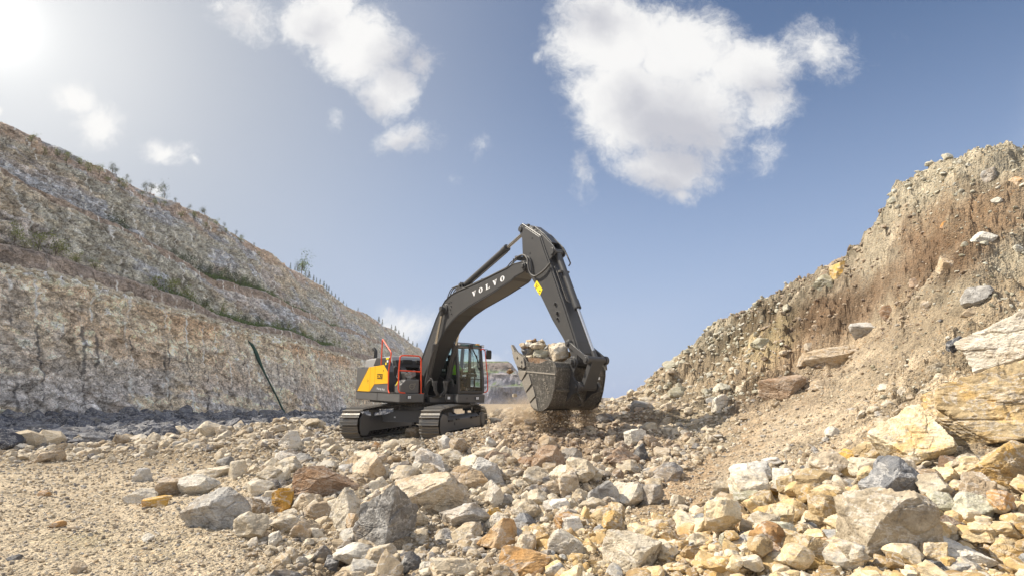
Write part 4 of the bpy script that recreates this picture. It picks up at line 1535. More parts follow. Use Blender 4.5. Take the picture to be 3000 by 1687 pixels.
X['seat'] = paintmat('seat_cloth', (.02, .022, .025), .8, dust=.0)
X['amber'] = paintmat('amber_cover', (.85, .42, .02), .4, dust=.0)
X['lens'] = paintmat('lamp_lens', (.85, .87, .90), .12, dust=.0, coat=.5)
gm_, t, p, out = mat('cab_glass')
g1 = t.n('ShaderNodeBsdfGlossy')
g1.inputs['Roughness'].default_value = .02
g1.inputs['Color'].default_value = (1, 1, 1, 1)
t1 = t.n('ShaderNodeBsdfTransparent')
t1.inputs['Color'].default_value = (.70, .82, .80, 1)
fr = t.n('ShaderNodeFresnel')
fr.inputs['IOR'].default_value = 1.5
mxs = t.n('ShaderNodeMixShader')
t.l(t.math('MULTIPLY', fr.outputs[0], 1.0), mxs.inputs[0])
t.l(t1.outputs[0], mxs.inputs[1])
t.l(g1.outputs[0], mxs.inputs[2])
t.l(mxs.outputs[0], out.inputs['Surface'])
X['glass'] = gm_
gm2, t, p, out = mat('tinted_glass')
p.inputs['Base Color'].default_value = (.10, .20, .19, 1)
p.inputs['Roughness'].default_value = .08
X['tint'] = gm2

ES = Matrix([list(map(float, r_)) for r_ in MS]).to_euler()
EU = Matrix([list(map(float, r_)) for r_ in MU]).to_euler()
EX = bpy.data.objects.new('excavator', None)
COL.objects.link(EX)
EX.location = T0
EX['label'] = 'dark grey and yellow crawler excavator with a raised boom holding a bucket full of rocks'
EX['category'] = 'excavator'


def sup(mb, name, m, bevel=0.0, smooth=None, parent=None, **k):
    return mb.build(name, X[m], parent or EX, ES if parent is None else None, bevel, smooth, **k)


def und(mb, name, m, bevel=0.0, smooth=None, parent=None, **k):
    return mb.build(name, X[m], parent or EX, EU if parent is None else None, bevel, smooth, **k)


# ---- tracks
TP = []
for a in np.linspace(-90, 75, 12):
    TP.append((1.92 + .43 * math.cos(R(a)), .47 + .43 * math.sin(R(a))))
TP += [(1.35, .93), (.85, .955), (.2, .93), (-.35, .93), (-.95, .965), (-1.25, .93)]
for a in np.linspace(68, 268, 13):
    TP.append((-1.93 + .40 * math.cos(R(a)), .44 + .40 * math.sin(R(a))))
TP += [(-1.4, .04), (-.7, .035), (0, .035), (.7, .035), (1.4, .04)]
TPc = np.array(TP + [TP[0]])
tl_ = np.r_[0, np.cumsum(np.hypot(*np.diff(TPc, axis=0).T))]
NSH = 49
step = tl_[-1] / NSH


def tpos(d):
    d = d % tl_[-1]
    return np.array((np.interp(d, tl_, TPc[:, 0]), np.interp(d, tl_, TPc[:, 1])))


def make_track(yc, outer):
    ch = MB()
    lk = MB()
    for k in range(NSH):
        p0, p1 = tpos(k * step), tpos((k + .96) * step)
        tg = (p1 - p0)
        L = np.linalg.norm(tg)
        tg /= L
        nm = np.array((tg[1], -tg[0]))      # outward
        def q(a, h):
            v = p0 + tg * a * L + nm * h
            return (v[0], v[1])
        prof = [(0, 0), (0, .012), (.02, .062), (.12, .066), (.16, .012), (.44, .010), (.48, .040), (.54, .040), (.58, .010), (.93, .010), (.94, 0)]
        ch.prism([q(a, h) for a, h in prof], yc - .30, yc + .30)
        for sgn in (-1, 1):
            c = yc + sgn * .085
            lk.prism([q(.02, -.002), q(.98, -.002), q(.90, -.085), q(.10, -.085)], c - .03, c + .03)
        m_ = p0 + tg * L * .5 - nm * .055
        lk.cyl((m_[0], yc - .12, m_[1]), (m_[0], yc + .12, m_[1]), .028, 8)
    tr = und(ch, 'track', 'steel', label='steel crawler track with ribbed shoes')
    und(lk, 'track_chain', 'black', parent=tr)
    s_ = 1 if outer > 0 else -1
    fr_ = MB()
    # side beam with sloping top plate
    fr_.prism([(yc - .27, .25), (yc + .27, .25), (yc + .27, .56), (yc + .15, .66), (yc - .15, .66), (yc - .27, .56)], -1.55, 1.62, 'x')
    fo = und(fr_, 'track_frame', 'mid', bevel=.012, parent=tr)
    rail = MB()
    for sy in (-1, 1):
        y0 = yc + sy * .275
        rail.box(-1.5, 1.6, y0 - .012, y0 + .012, .225, .262)
    und(rail, 'frame_flange', 'mid', parent=tr)
    gd = MB()
    for sy in (-1, 1):
        y0 = yc + sy * .285
        gd.prism([(1.58, .20), (1.75, .10), (2.06, .12), (2.17, .30), (2.17, .62), (2.02, .76), (1.66, .70), (1.60, .64)], y0 - .014, y0 + .014)
    gd.box(1.60, 1.66, yc - .27, yc + .27, .12, .70)
    und(gd, 'idler_guard', 'mid', bevel=.008, parent=tr)
    idl = MB().cyl((1.92, yc - .10, .47), (1.92, yc + .10, .47), .36, 28)
    und(idl, 'idler_wheel', 'black', bevel=.02, smooth=40, parent=tr)
    sp = MB()
    n = 21
    pts = []
    for k in range(n * 4):
        a = 2 * math.pi * k / (n * 4)
        rr = .36 if (k % 4) in (0, 1) else .30
        pts.append((-1.93 + rr * math.cos(a), .44 + rr * math.sin(a)))
    sp.prism(pts, yc - .03, yc + .03)
    so = und(sp, 'sprocket', 'steel', parent=tr)
    mo = MB()
    mo.cyl((-1.93, yc + s_ * .04, .44), (-1.93, yc + s_ * .27, .44), .235, 28)
    for k in range(18):
        a = 2 * math.pi * k / 18
        mo.cyl((-1.93 + .19 * math.cos(a), yc + s_ * .27, .44 + .19 * math.sin(a)), (-1.93 + .19 * math.cos(a), yc + s_ * .285, .44 + .19 * math.sin(a)), .018, 6)
    und(mo, 'travel_motor', 'mid', bevel=.01, smooth=40, parent=tr)
    bk = MB()
    bk.prism([(-1.50, .25), (-1.50, .64), (-1.72, .66), (-1.80, .44), (-1.72, .20)], yc - .26, yc + .26)
    und(bk, 'motor_bracket', 'black', bevel=.01, parent=tr)
    for k in range(9):
        u = -1.35 + k * .33
        rl = MB().cyl((u, yc - .2, .165), (u, yc + .2, .165), .085, 16)
        rl.cyl((u, yc - .255, .18), (u, yc + .255, .18), .045, 10)
        und(rl, 'roller', 'black', parent=tr, smooth=40)
    for u in (.85, -.9):
        rl = MB().cyl((u, yc - .12, .82), (u, yc + .2, .82), .065, 14)
        rl.box(u - .05, u + .05, yc - .05, yc + .03, .62, .80)
        und(rl, 'carrier_roller', 'mid', parent=tr, smooth=40)
    dt_ = MB()
    dt_.cyl((.95, yc + s_ * .26, .42), (.95, yc + s_ * .2735, .42), .05, 18)
    dt_.box(1.15, 1.48, yc + s_ * .262, yc + s_ * .30, .50, .56)
    dt_.box(.55, .85, yc + s_ * .262, yc + s_ * .30, .525, .57)
    dt_.box(-.95, -.55, yc + s_ * .262, yc + s_ * .32, .515, .575)
    dt_.box(-1.4, -1.1, yc + s_ * .262, yc + s_ * .30, .525, .57)
    und(dt_, 'step', 'black', parent=tr)


make_track(1.295, 1)
make_track(-1.295, -1)
# ---- car body between the tracks
cb = MB()
cb.prism([(-1.06, .46), (1.06, .46), (1.06, .62), (.80, .80), (-.62, .80), (-1.06, .64)], .62, .70, 'x')
cb.prism([(-1.06, .46), (1.06, .46), (1.06, .62), (.80, .80), (-.62, .80), (-1.06, .64)], -.70, -.62, 'x')
cb.prism([(-1.0, .50), (1.0, .50), (1.0, .60), (.78, .775), (-.60, .775), (-1.0, .62)], -.62, .62, 'x')
cb.box(.60, .74, -1.06, 1.06, .445, .47)
cb.box(.58, .74, -.66, .82, .80, .822)
cb.box(.60, .715, .20, .23, .47, .80)
und(cb, 'car_body', 'mid', bevel=.008)
sl = MB().cyl((0, 0, .80), (0, 0, .93), .72, 48)
und(sl, 'turntable_base', 'dark', smooth=40)
sb = MB()
for k in range(44):
    a = 2 * math.pi * k / 44
    sb.cyl((.70 * math.cos(a), .70 * math.sin(a), .93), (.70 * math.cos(a), .70 * math.sin(a), .955), .016, 6)
    sb.cyl((.745 * math.cos(a), .745 * math.sin(a), 1.0), (.765 * math.cos(a), .765 * math.sin(a), 1.0), .014, 6)
sl2 = MB().cyl((0, 0, .94), (0, 0, 1.0), .66, 48)
sl2.cyl((0, 0, 1.0), (0, 0, 1.04), .75, 48)
sr = und(sl2, 'slew_ring', 'dark', smooth=40)
und(sb, 'ring_bolts', 'steel', parent=sr)
dcl = MB().box(.701, .703, -.62, -.56, .58, .62)
und(dcl, 'decal', 'white')

# ---- upper works: deck
dk_ = MB()
dk_.box(-2.35, 1.42, -1.43, -.62, 1.10, 1.36)
o = sup(dk_, 'deck', 'mid', bevel=.02)
dk2 = MB()
dk2.box(-2.2, 1.70, .42, 1.42, 1.10, 1.36)
sup(dk2, 'deck', 'mid', bevel=.02)
dk3 = MB()
dk3.box(-2.2, .82, -.615, .415, 1.06, 1.30)
dk3.box(-1.6, 1.15, -1.2, 1.2, 1.03, 1.098)
dk3.box(.82, 1.25, -.56, -.50, 1.06, 1.42)
dk3.box(.82, 1.10, .36, .41, 1.06, 1.42)
dk3.box(.0, .55, -.30, -.22, 1.28, 1.95)
dk3.box(.0, .55, .22, .30, 1.28, 1.95)
sup(dk3, 'main_frame', 'black', bevel=.01)
seam = MB()
seam.box(-2.34, 1.41, -1.437, -1.431, 1.352, 1.364)
seam.box(-.35, -.34, -1.4375, -1.431, 1.10, 1.355)
sup(seam, 'deck_seam', 'black')
# counterweight
cw_ = MB()
pts = [(-2.02, -1.42)]
for a in np.linspace(-1, 1, 15):
    pts.append((-3.02 + .62 * abs(a) ** 2.6, 1.42 * a))
pts.append((-2.02, 1.42))
cw_.prism(pts, 1.08, 2.20, 'z')
sup(cw_, 'counterweight', 'dark', bevel=.06)
# housings
hs_ = MB()
hs_.prism([(-2.0, 1.365), (.52, 1.365), (.50, 1.66), (.42, 2.02), (.07, 2.235), (-1.19, 2.18), (-2.0, 2.16)], -1.425, -.70)
hs_.box(-2.0, -.75, -.695, 1.40, 1.31, 2.17)
hs_.box(-.74, -.15, .45, 1.40, 1.365, 2.10)
sup(hs_, 'engine_housing', 'dark', bevel=.02)
pn = MB()
pn.prism([(-2.22, 1.375), (-1.20, 2.185), (.07, 2.245), (.43, 2.02), (.50, 1.655), (-.65, 1.62), (-1.03, 1.375)], -1.441, -1.424)
pan = sup(pn, 'side_panel', 'yellow', bevel=.006, label='bright yellow side door panel with the model number')
pn2 = MB()
pn2.prism([(-1.0, 1.375), (-.64, 1.605), (.50, 1.64), (.55, 1.375)], -1.441, -1.424)
pan2 = sup(pn2, 'side_panel', 'mid', bevel=.006, label='grey lower side panel with white lettering')
pn3 = MB()
pn3.prism([(-2.36, 1.375), (-2.36, 2.13), (-1.25, 2.165), (-2.25, 1.375)], -1.434, -1.418)
sup(pn3, 'side_panel', 'mid', bevel=.006, label='grey rear corner panel')
sm = MB()
sm.box(-1.055, -1.047, -1.4432, -1.4405, 1.38, 2.19)
sm.box(-.625, -.617, -1.4432, -1.4405, 1.63, 2.20)
sm.box(-1.28, -1.275, -1.4432, -1.4405, 1.66, 1.80)
sm.box(-1.28, -1.10, -1.4432, -1.4405, 1.655, 1.66)
sm.box(-1.23, -1.19, -1.4432, -1.4405, 1.70, 1.76)
sup(sm, 'door_seam', 'black')


# ---- lettering
def letter(ch):
    """outline polygons in a 1 x 1 box, heavy serif capitals"""
    if ch == 'V':
        return [[(0, 1), (.50, 1), (.50, .93), (.42, .91), (.60, .36), (.74, .90), (.64, .93), (.64, 1), (1, 1), (1, .93), (.90, .90), (.58, 0), (.44, 0), (.10, .91), (0, .93)]]
    if ch == 'L':
        return [[(.02, 1), (.56, 1), (.56, .93), (.44, .91), (.44, .09), (.72, .09), (.88, .34), (.96, .34), (.94, 0), (.02, 0), (.02, .07), (.14, .09), (.14, .91), (.02, .93)]]
    if ch == 'O':
        n = 20
        outr = [(.5 + .47 * math.cos(2 * math.pi * k / n), .5 + .51 * math.sin(2 * math.pi * k / n)) for k in range(n)]
        inr = [(.5 + .19 * math.cos(2 * math.pi * k / n), .5 + .42 * math.sin(2 * math.pi * k / n)) for k in range(n)]
        return [[outr[k], outr[(k + 1) % n], inr[(k + 1) % n], inr[k]] for k in range(n)]
    t_ = .26
    E_ = [[(0, 0), (t_, 0), (t_, 1), (0, 1)]]
    top = [[(t_, .86), (1, .86), (1, 1), (t_, 1)]]
    bot = [[(t_, 0), (1, 0), (1, .14), (t_, .14)]]
    midb = [[(t_, .44), (.9, .44), (.9, .58), (t_, .58)]]
    rb = [[(1 - t_, .14), (1, .14), (1, .58), (1 - t_, .58)]]
    rt_ = [[(1 - t_, .44), (1, .44), (1, .86), (1 - t_, .86)]]
    return {'E': E_ + top + bot + midb, 'C': E_ + top + bot + [[(1 - t_, .14), (1, .14), (1, .3), (1 - t_, .3)], [(1 - t_, .7), (1, .7), (1, .86), (1 - t_, .86)]],
            '2': [[(0, .86), (1, .86), (1, 1), (0, 1)], [(1 - t_, .52), (1, .52), (1, .86), (1 - t_, .86)], [(0, .14), (t_ * 1.1, .14), (1, .52), (1 - t_ * 1.1, .52)], [(0, 0), (1, 0), (1, .14), (0, .14)], [(0, .7), (t_, .7), (t_, .86), (0, .86)]],
            '6': E_ + top + bot + midb + [[(1 - t_, .14), (1, .14), (1, .44), (1 - t_, .44)], [(1 - t_, .72), (1, .72), (1, .86), (1 - t_, .86)]],
            '0': E_ + top + bot + [[(1 - t_, .14), (1, .14), (1, .86), (1 - t_, .86)]]}[ch]


def word(mb, txt, x0, z0, lw, lh, pitch, depth, slope=0.0, plane='side', skew=0.0):
    c, s = math.cos(slope), math.sin(slope)
    for k, chh in enumerate(txt):
        for poly in letter(chh):
            pts = []
            for (a, b) in poly:
                u = k * pitch + a * lw + b * lh * skew
                v = b * lh
                pts.append((x0 + u * c - v * s, z0 + u * s + v * c))
            if plane == 'side':
                mb.prism(pts, depth, depth + .004)
            else:
                mb.prism(pts, depth, depth + .004, 'x')
    return mb


sup(word(MB(), 'EC260', -.41, 1.80, .078, .165, .094, -1.446, slope=-.03), 'model_number', 'ink', parent=pan)
mk_ = MB().box(.075, .105, -1.4455, -1.441, 2.03, 2.09)
sup(mk_, 'small_mark', 'ink', parent=pan)
sup(word(MB(), 'VOLVO', -.385, 1.455, .075, .062, .142, -1.446, slope=-.05), 'lettering', 'white', parent=pan2)

# ---- hood, exhaust, engine top
hd = MB()
hd.prism([(-2.72, 2.17), (-2.66, 2.42), (-2.50, 2.50), (-.30, 2.56), (-.12, 2.24), (-.12, 2.17)], -1.05, .05)
ho = sup(hd, 'engine_hood', 'hood', bevel=.05, label='pale grey faceted engine hood')
hd2 = MB()
hd2.prism([(-1.55, 2.24), (-1.30, 2.52), (-.36, 2.50), (-.12, 2.24)], -1.16, -1.052)
sup(hd2, 'hood_side', 'dark', bevel=.02)
hd3 = MB()
hd3.prism([(-.9, 2.17), (-.86, 2.42), (.02, 2.42), (.12, 2.20), (.10, 2.17)], -1.02, .95)
hd3.box(-.05, .10, -.80, -.45, 2.30, 2.44)
hd3.box(-.05, .10, -.30, .0, 2.30, 2.44)
sup(hd3, 'cooler_cover', 'black', bevel=.03)
dd_ = MB().box(-.42, -.20, -1.167, -1.158, 2.44, 2.49)
dd_.box(-.46, -.36, -1.167, -1.158, 2.26, 2.34)
sup(dd_, 'warning_decal', 'sign')
dd2 = MB().box(-.34, -.22, -1.167, -1.158, 2.34, 2.41)
sup(dd2, 'decal', 'white')
ex = MB().tube(arcpath([(-2.3, -.80, 2.45), (-2.3, -.80, 2.80), (-2.42, -.84, 2.90)], .1), .065, 14)
sup(ex, 'exhaust_pipe', 'black', smooth=40)

# ---- hand rails
sup(MB().tube(arcpath([(.66, -1.44, 1.36), (.55, -1.44, 1.46), (.47, -1.42, 2.08), (.56, -1.40, 2.62), (-.24, -1.40, 3.10), (-.23, -1.40, 2.25)], .07), .021, 10), 'hand_rail', 'red', smooth=60, label='tall red orange hand rail with a sloping top')
r2 = MB().tube(arcpath([(1.36, -1.22, 1.375), (1.33, -1.40, 1.39), (1.30, -1.43, 1.50), (1.30, -1.44, 2.05), (1.30, -1.42, 2.48), (1.30, -1.30, 2.515), (1.30, -.78, 2.51), (1.30, -.715, 2.45), (1.30, -.665, 1.36)], .07), .021, 10)
r2.tube([(1.30, -1.44, 2.05), (1.30, -.70, 2.03)], .018, 8)
r2.box(1.26, 1.36, -.72, -.60, 1.362, 1.375)
sup(r2, 'hand_rail', 'red', smooth=60, label='square red orange hand rail around the tool box')

# ---- tool box, tank, front lamps
tb = MB().prism([(-1.36, 1.365), (-1.36, 1.62), (-1.20, 1.78), (-.745, 1.79), (-.745, 1.365)], .88, 1.30, 'x')
tbo = sup(tb, 'tool_box', 'mid', bevel=.025)
tb2 = MB().prism([(-1.30, 1.365), (-1.30, 1.60), (-1.16, 1.74), (-.74, 1.75), (-.74, 1.365)], .55, .875, 'x')
tb2.box(.30, .80, -.98, -.66, 1.365, 2.02)
sup(tb2, 'fuel_tank', 'black', bevel=.03)
tb3 = MB().box(.525, .95, -1.42, -1.30, 1.362, 1.395)
sup(tb3, 'step_plate', 'black', bevel=.005)
em = MB()
n = 36
for k in range(n):
    a, b_ = 2 * math.pi * k / n, 2 * math.pi * (k + 1) / n
    em.prism([(-.985 + .088 * math.cos(a), 1.575 + .088 * math.sin(a)), (-.985 + .088 * math.cos(b_), 1.575 + .088 * math.sin(b_)),
              (-.985 + .070 * math.cos(b_), 1.575 + .070 * math.sin(b_)), (-.985 + .070 * math.cos(a), 1.575 + .070 * math.sin(a))], 1.301, 1.312, 'x')
em.prism([(-.925, 1.622), (-.885, 1.66), (-.935, 1.66), (-.935, 1.675), (-.87, 1.675), (-.87, 1.61), (-.885, 1.61), (-.885, 1.645), (-.915, 1.612)], 1.301, 1.314, 'x')
word(em, 'VOLVO', -1.045, 1.561, .020, .026, .0255, 1.312, plane='front')
sup(em, 'emblem', 'worn', parent=tbo)
yl = MB().prism([(.95, 1.60), (1.12, 1.75), (1.15, 1.73), (.98, 1.585)], -1.375, -1.364)
sup(yl, 'decal', 'sign', parent=tbo)
for (lx, ly, lz) in ((1.42, -1.12, 1.255), (1.70, 1.12, 1.24)):
    l_ = MB().box(lx, lx + .03, ly - .07, ly + .07, lz - .045, lz + .045)
    lo = sup(l_, 'work_lamp', 'black', bevel=.006)
    l2 = MB()
    for a in (-1, 1):
        for b_ in (-1, 1):
            l2.box(lx + .028, lx + .037, ly + a * .027 - .023, ly + a * .027 + .023, lz + b_ * .02 - .017, lz + b_ * .02 + .017)
    sup(l2, 'lens', 'lens', parent=lo)
rw = np.random.default_rng(4)
V, Fc = rock(4, 4242, .2)
V = V * np.array((.34, .36, .30)) + np.array((1.0, -.92, 1.93))
wr = MB()
wr.add([tuple(q) for q in V], [tuple(map(int, f)) for f in Fc])
sup(wr, 'wrapped_filler', 'foil')
mrr = MB().prism([(-1.36 + .0, 1.90), (-1.16, 1.90), (-1.14, 1.93), (-1.14, 2.15), (-1.17, 2.18), (-1.35, 2.18), (-1.38, 2.15), (-1.38, 1.93)], .74, .78, 'x')
mo_ = sup(mrr, 'mirror', 'black', bevel=.015)
sup(MB().tube(arcpath([(.80, -1.25, 2.08), (.86, -1.27, 2.0), (.86, -1.30, 1.88), (1.0, -1.36, 1.84), (1.30, -1.43, 1.82)], .05), .017, 8), 'bracket', 'mid', parent=mo_, smooth=60)

# ---- cab
cf = MB()
# lower body and floor
cf.box(.12, 1.66, .45, 1.37, 1.365, 1.42)
cf.prism([(.14, 1.40), (1.685, 1.40), (1.64, 1.62), (1.33, 1.70), (1.03, 1.73), (.14, 1.98)], .43, .47)
cf.prism([(.14, 1.40), (1.685, 1.40), (1.64, 1.58), (.14, 1.62)], 1.35, 1.39)
# pillars in side view, both sides: front, middle, rear
for (y0, y1) in ((.42, .50), (1.31, 1.40)):
    cf.prism([(1.58, 1.40), (1.70, 1.40), (1.66, 1.90), (1.47, 2.88), (1.36, 2.88), (1.54, 1.90)], y0, y1)
    cf.prism([(.12, 1.40), (.24, 1.40), (.24, 2.0), (.34, 2.88), (.22, 2.88), (.12, 2.0)], y0, y1)
cf.prism([(.72, 1.40), (.82, 1.40), (.82, 2.88), (.72, 2.88)], 1.32, 1.40)
# sill under the windscreen
cf.box(1.60, 1.70, .50, 1.31, 1.39, 1.47)
cf.box(.12, .20, .50, 1.31, 1.40, 2.02)
cf.prism([(1.34, 2.84), (1.49, 2.84), (1.47, 2.90), (1.34, 2.90)], .50, 1.31)
cab = sup(cf, 'cab', 'dark', bevel=.012)
rf = MB().prism([(.20, 2.885), (1.47, 2.885), (1.44, 2.94), (1.30, 2.985), (.35, 2.985), (.22, 2.95)], .42, 1.40)
sup(rf, 'roof', 'dark', bevel=.02, parent=cab)
bw = MB().prism([(1.44, 2.825), (1.52, 2.835), (1.50, 2.885), (1.44, 2.885)], .46, 1.36)
sup(bw, 'brow_strip', 'brow', parent=cab)
rt2 = MB().box(1.40, 1.46, .62, .92, 2.90, 2.955)
rt2.box(1.40, 1.46, 1.0, 1.26, 2.90, 2.955)
sup(rt2, 'roof_window', 'tint', parent=cab)
sup(MB().tube(arcpath([(1.38, .50, 2.93), (1.38, .50, 3.0), (1.38, .95, 3.0), (1.38, 1.28, 2.98), (1.38, 1.30, 2.93)], .05), .013, 8), 'roof_rail', 'black', parent=cab)
am = MB().prism([(.92, 2.90), (1.14, 2.90), (1.14, 2.98), (.98, 2.99)], .30, .44)
am.box(1.30, 1.42, 1.22, 1.34, 2.93, 3.0)
sup(am, 'cover_block', 'amber', parent=cab)
sup(MB().cyl((1.05, .38, 2.99), (1.05, .38, 3.04), .035, 10), 'beacon_mount', 'black', parent=cab)
for (ly, lz) in ((.50, 2.945), (1.40, 2.92)):
    l_ = MB().box(1.44, 1.52, ly - .055, ly + .055, lz - .04, lz + .04)
    lo = sup(l_, 'roof_lamp', 'black', bevel=.006, parent=cab)
l2 = MB()
for (ly, lz) in ((.50, 2.945), (1.40, 2.92)):
    l2.box(1.519, 1.528, ly - .042, ly - .004, lz - .028, lz + .028)
    l2.box(1.519, 1.528, ly + .004, ly + .042, lz - .028, lz + .028)
sup(l2, 'lamp_lens', 'lens', parent=cab)
# glass
sup(MB().add([(1.655, .50, 1.85), (1.655, 1.315, 1.85), (1.465, 1.315, 2.83), (1.465, .50, 2.83)], [(0, 1, 2, 3)]), 'windscreen', 'glass', parent=cab)
sup(MB().add([(1.695, .50, 1.48), (1.695, 1.315, 1.48), (1.66, 1.315, 1.84), (1.66, .50, 1.84)], [(0, 1, 2, 3)]), 'lower_window', 'glass', parent=cab)
sup(MB().box(1.655, 1.668, .50, 1.315, 1.835, 1.855), 'window_bar', 'black', parent=cab)
sup(MB().add([(.24, .445, 1.99), (1.03, .445, 1.74), (1.55, .445, 1.64), (1.55, .445, 1.92), (1.38, .445, 2.86), (.33, .445, 2.86)], [(0, 1, 2, 3, 4, 5)]), 'side_window', 'glass', parent=cab)
sup(MB().add([(.82, 1.375, 1.62), (1.58, 1.375, 1.60), (1.54, 1.375, 1.92), (1.38, 1.375, 2.86), (.82, 1.375, 2.86)], [(0, 1, 2, 3, 4)]), 'door_window', 'glass', parent=cab)
sup(MB().add([(.22, 1.375, 2.0), (.72, 1.375, 1.98), (.72, 1.375, 2.86), (.33, 1.375, 2.86)], [(0, 1, 2, 3)]), 'rear_side_window', 'glass', parent=cab)
sup(MB().add([(.18, .50, 2.04), (.18, 1.31, 2.04), (.28, 1.31, 2.84), (.28, .50, 2.84)], [(0, 1, 2, 3)]), 'rear_window', 'glass', parent=cab)
wpn = MB().tube([(1.55, .93, 2.90), (1.57, 1.10, 2.60), (1.62, 1.24, 2.30), (1.66, 1.27, 2.20)], .012, 6)
wpn.tube([(1.55, .96, 2.90), (1.58, 1.14, 2.56), (1.64, 1.27, 2.24)], .010, 6)
wpn.tube([(1.54, 1.17, 2.62), (1.62, 1.19, 2.20), (1.65, 1.22, 2.14)], .014, 6)
wpn.box(1.62, 1.66, 1.20, 1.31, 2.16, 2.23)
wpn.box(1.46, 1.56, .88, 1.0, 2.86, 2.96)
sup(wpn, 'wiper', 'black', parent=cab)
st = MB()
st.box(.35, .88, .68, 1.12, 1.62, 1.76)
st.prism([(.30, 1.72), (.44, 1.72), (.36, 2.46), (.24, 2.46)], .70, 1.10)
st.prism([(.22, 2.46), (.34, 2.46), (.34, 2.66), (.22, 2.66)], .78, 1.02)
st.box(.45, .80, .75, 1.05, 1.42, 1.62)
sup(st, 'seat', 'seat', bevel=.03, parent=cab)
cn = MB()
for sy in (.585, 1.215):
    cn.box(.55, 1.0, sy - .06, sy + .06, 1.50, 1.93)
    cn.tube([(.93, sy, 1.92), (.97, sy, 2.06)], .022, 8)
cn.prism([(1.25, 1.92), (1.40, 1.92), (1.38, 2.02), (1.27, 2.02)], .95, 1.28)
cn.tube([(1.30, 1.24, 1.45), (1.34, 1.24, 2.1)], .025, 8)
cn.box(1.30, 1.34, 1.02, 1.24, 2.04, 2.20)
cn.tube(arcpath([(.78, 1.30, 2.16), (.86, 1.28, 2.16), (.86, 1.28, 2.62), (.78, 1.30, 2.62)], .05), .014, 8)
cn.tube([(1.42, 1.06, 2.80), (1.50, 1.12, 2.0)], .008, 6)
cn.tube([(1.20, .80, 1.42), (1.28, .80, 1.72)], .015, 6)
cn.tube([(1.20, .95, 1.42), (1.28, .95, 1.72)], .015, 6)
sup(cn, 'console', 'black', parent=cab)
sup(MB().tube(arcpath([(1.50, 1.32, 2.80), (1.56, 1.40, 2.835), (1.60, 1.44, 2.80), (1.66, 1.53, 1.90), (1.66, 1.55, 1.46), (1.64, 1.42, 1.42)], .06), .017, 8), 'grab_rail', 'red', parent=cab, smooth=60, label='thin red orange grab rail at the cab door')
mr3 = MB().prism([(1.49, 2.50), (1.64, 2.50), (1.665, 2.54), (1.665, 2.76), (1.64, 2.80), (1.49, 2.80), (1.465, 2.76), (1.465, 2.54)], 1.62, 1.67, 'x')
mm = sup(mr3, 'mirror', 'black', bevel=.015)
sup(MB().tube(arcpath([(1.56, 1.41, 2.77), (1.62, 1.42, 2.815), (1.63, 1.52, 2.815)], .03), .011, 6), 'bracket', 'black', parent=mm)
dc = MB().box(1.421, 1.425, .20, .30, 1.20, 1.30)
sup(MB().box(1.42, 1.47, .12, .42, 1.11, 1.355), 'battery_cover', 'dark', bevel=.01)
sup(MB().box(1.471, 1.474, .18, .27, 1.20, 1.28), 'decal', 'white')
sup(MB().cyl((1.699, .75, 1.235), (1.703, .75, 1.235), .035, 20), 'deck_plug', 'dark')

# ---- boom
BOOM = [(-.02, 1.74), (.03, 1.99), (.32, 2.32), (.59, 2.72), (.87, 3.10), (1.12, 3.44), (1.33, 3.72), (1.62, 4.03), (1.88, 4.24), (2.26, 4.385), (2.6, 4.44), (3.9, 4.56), (4.64, 4.66), (5.33, 4.74), (5.60, 4.80), (6.04, 4.80), (6.16, 4.785), (6.25, 4.71), (6.245, 4.60), (6.17, 4.53),
        (5.72, 4.43), (5.6, 4.37), (4.67, 4.145), (3.44, 3.89), (2.83, 3.72), (2.47, 3.57), (2.05, 3.34), (1.7, 3.06), (1.38, 2.74), (1.0, 2.32), (.62, 1.85), (.32, 1.60), (.10, 1.60)]
bo = sup(MB().prism(BOOM, -.25, .25), 'boom', 'boom', bevel=.008)
sd_ = MB()
for sy in (-1, 1):
    ins = [(.12, 1.80), (.37, 2.26), (.64, 2.66), (.91, 3.04), (1.17, 3.38), (1.38, 3.66), (1.66, 3.95), (1.91, 4.15), (2.28, 4.30), (2.6, 4.37), (3.9, 4.50), (4.64, 4.60), (5.33, 4.69), (5.62, 4.78), (6.04, 4.795), (6.24, 4.70), (6.235, 4.60), (6.16, 4.54), (5.70, 4.46), (5.58, 4.40), (4.66, 4.185), (3.42, 3.93), (2.80, 3.76), (2.44, 3.61), (2.02, 3.38), (1.66, 3.09), (1.34, 2.77), (.95, 2.33), (.55, 1.85)]
    sd_.prism(ins, sy * .252, sy * .262)
bsp = sup(sd_, 'side_plate', 'boom', parent=bo, bevel=.003)
sup(word(MB(), 'VOLVO', 3.57, 4.165, .215, .150, .372, -.2675, slope=.150), 'lettering', 'white', parent=bo)
fl = MB()
for sy in (-1, 1):
    # flanges along the top and bottom edges
    for line, dz in ((BOOM[2:17], 0), (BOOM[20:31], 0)):
        path = [(a, sy * .262, b + dz) for a, b in line]
        fl.tube(path, .013, 6)
sup(fl, 'edge_flange', 'boom', parent=bo)
wl = MB().box(2.735, 2.742, -.2645, -.262, 3.78, 4.36)
wl.box(4.195, 4.20, -.2645, -.262, 4.10, 4.52)
sup(wl, 'weld_seam', 'mid', parent=bo)
bp_ = MB()
bp_.cyl((6.13, -.335, 4.67), (6.13, .335, 4.67), .055, 20)
bp_.cyl((6.13, -.30, 4.67), (6.13, -.255, 4.67), .10, 24)
bp_.cyl((6.13, .255, 4.67), (6.13, .30, 4.67), .10, 24)
bp_.cyl((.10, -.34, 1.76), (.10, .34, 1.76), .09, 20)
bp_.cyl((1.95, -.44, 3.97), (1.95, .44, 3.97), .06, 18)
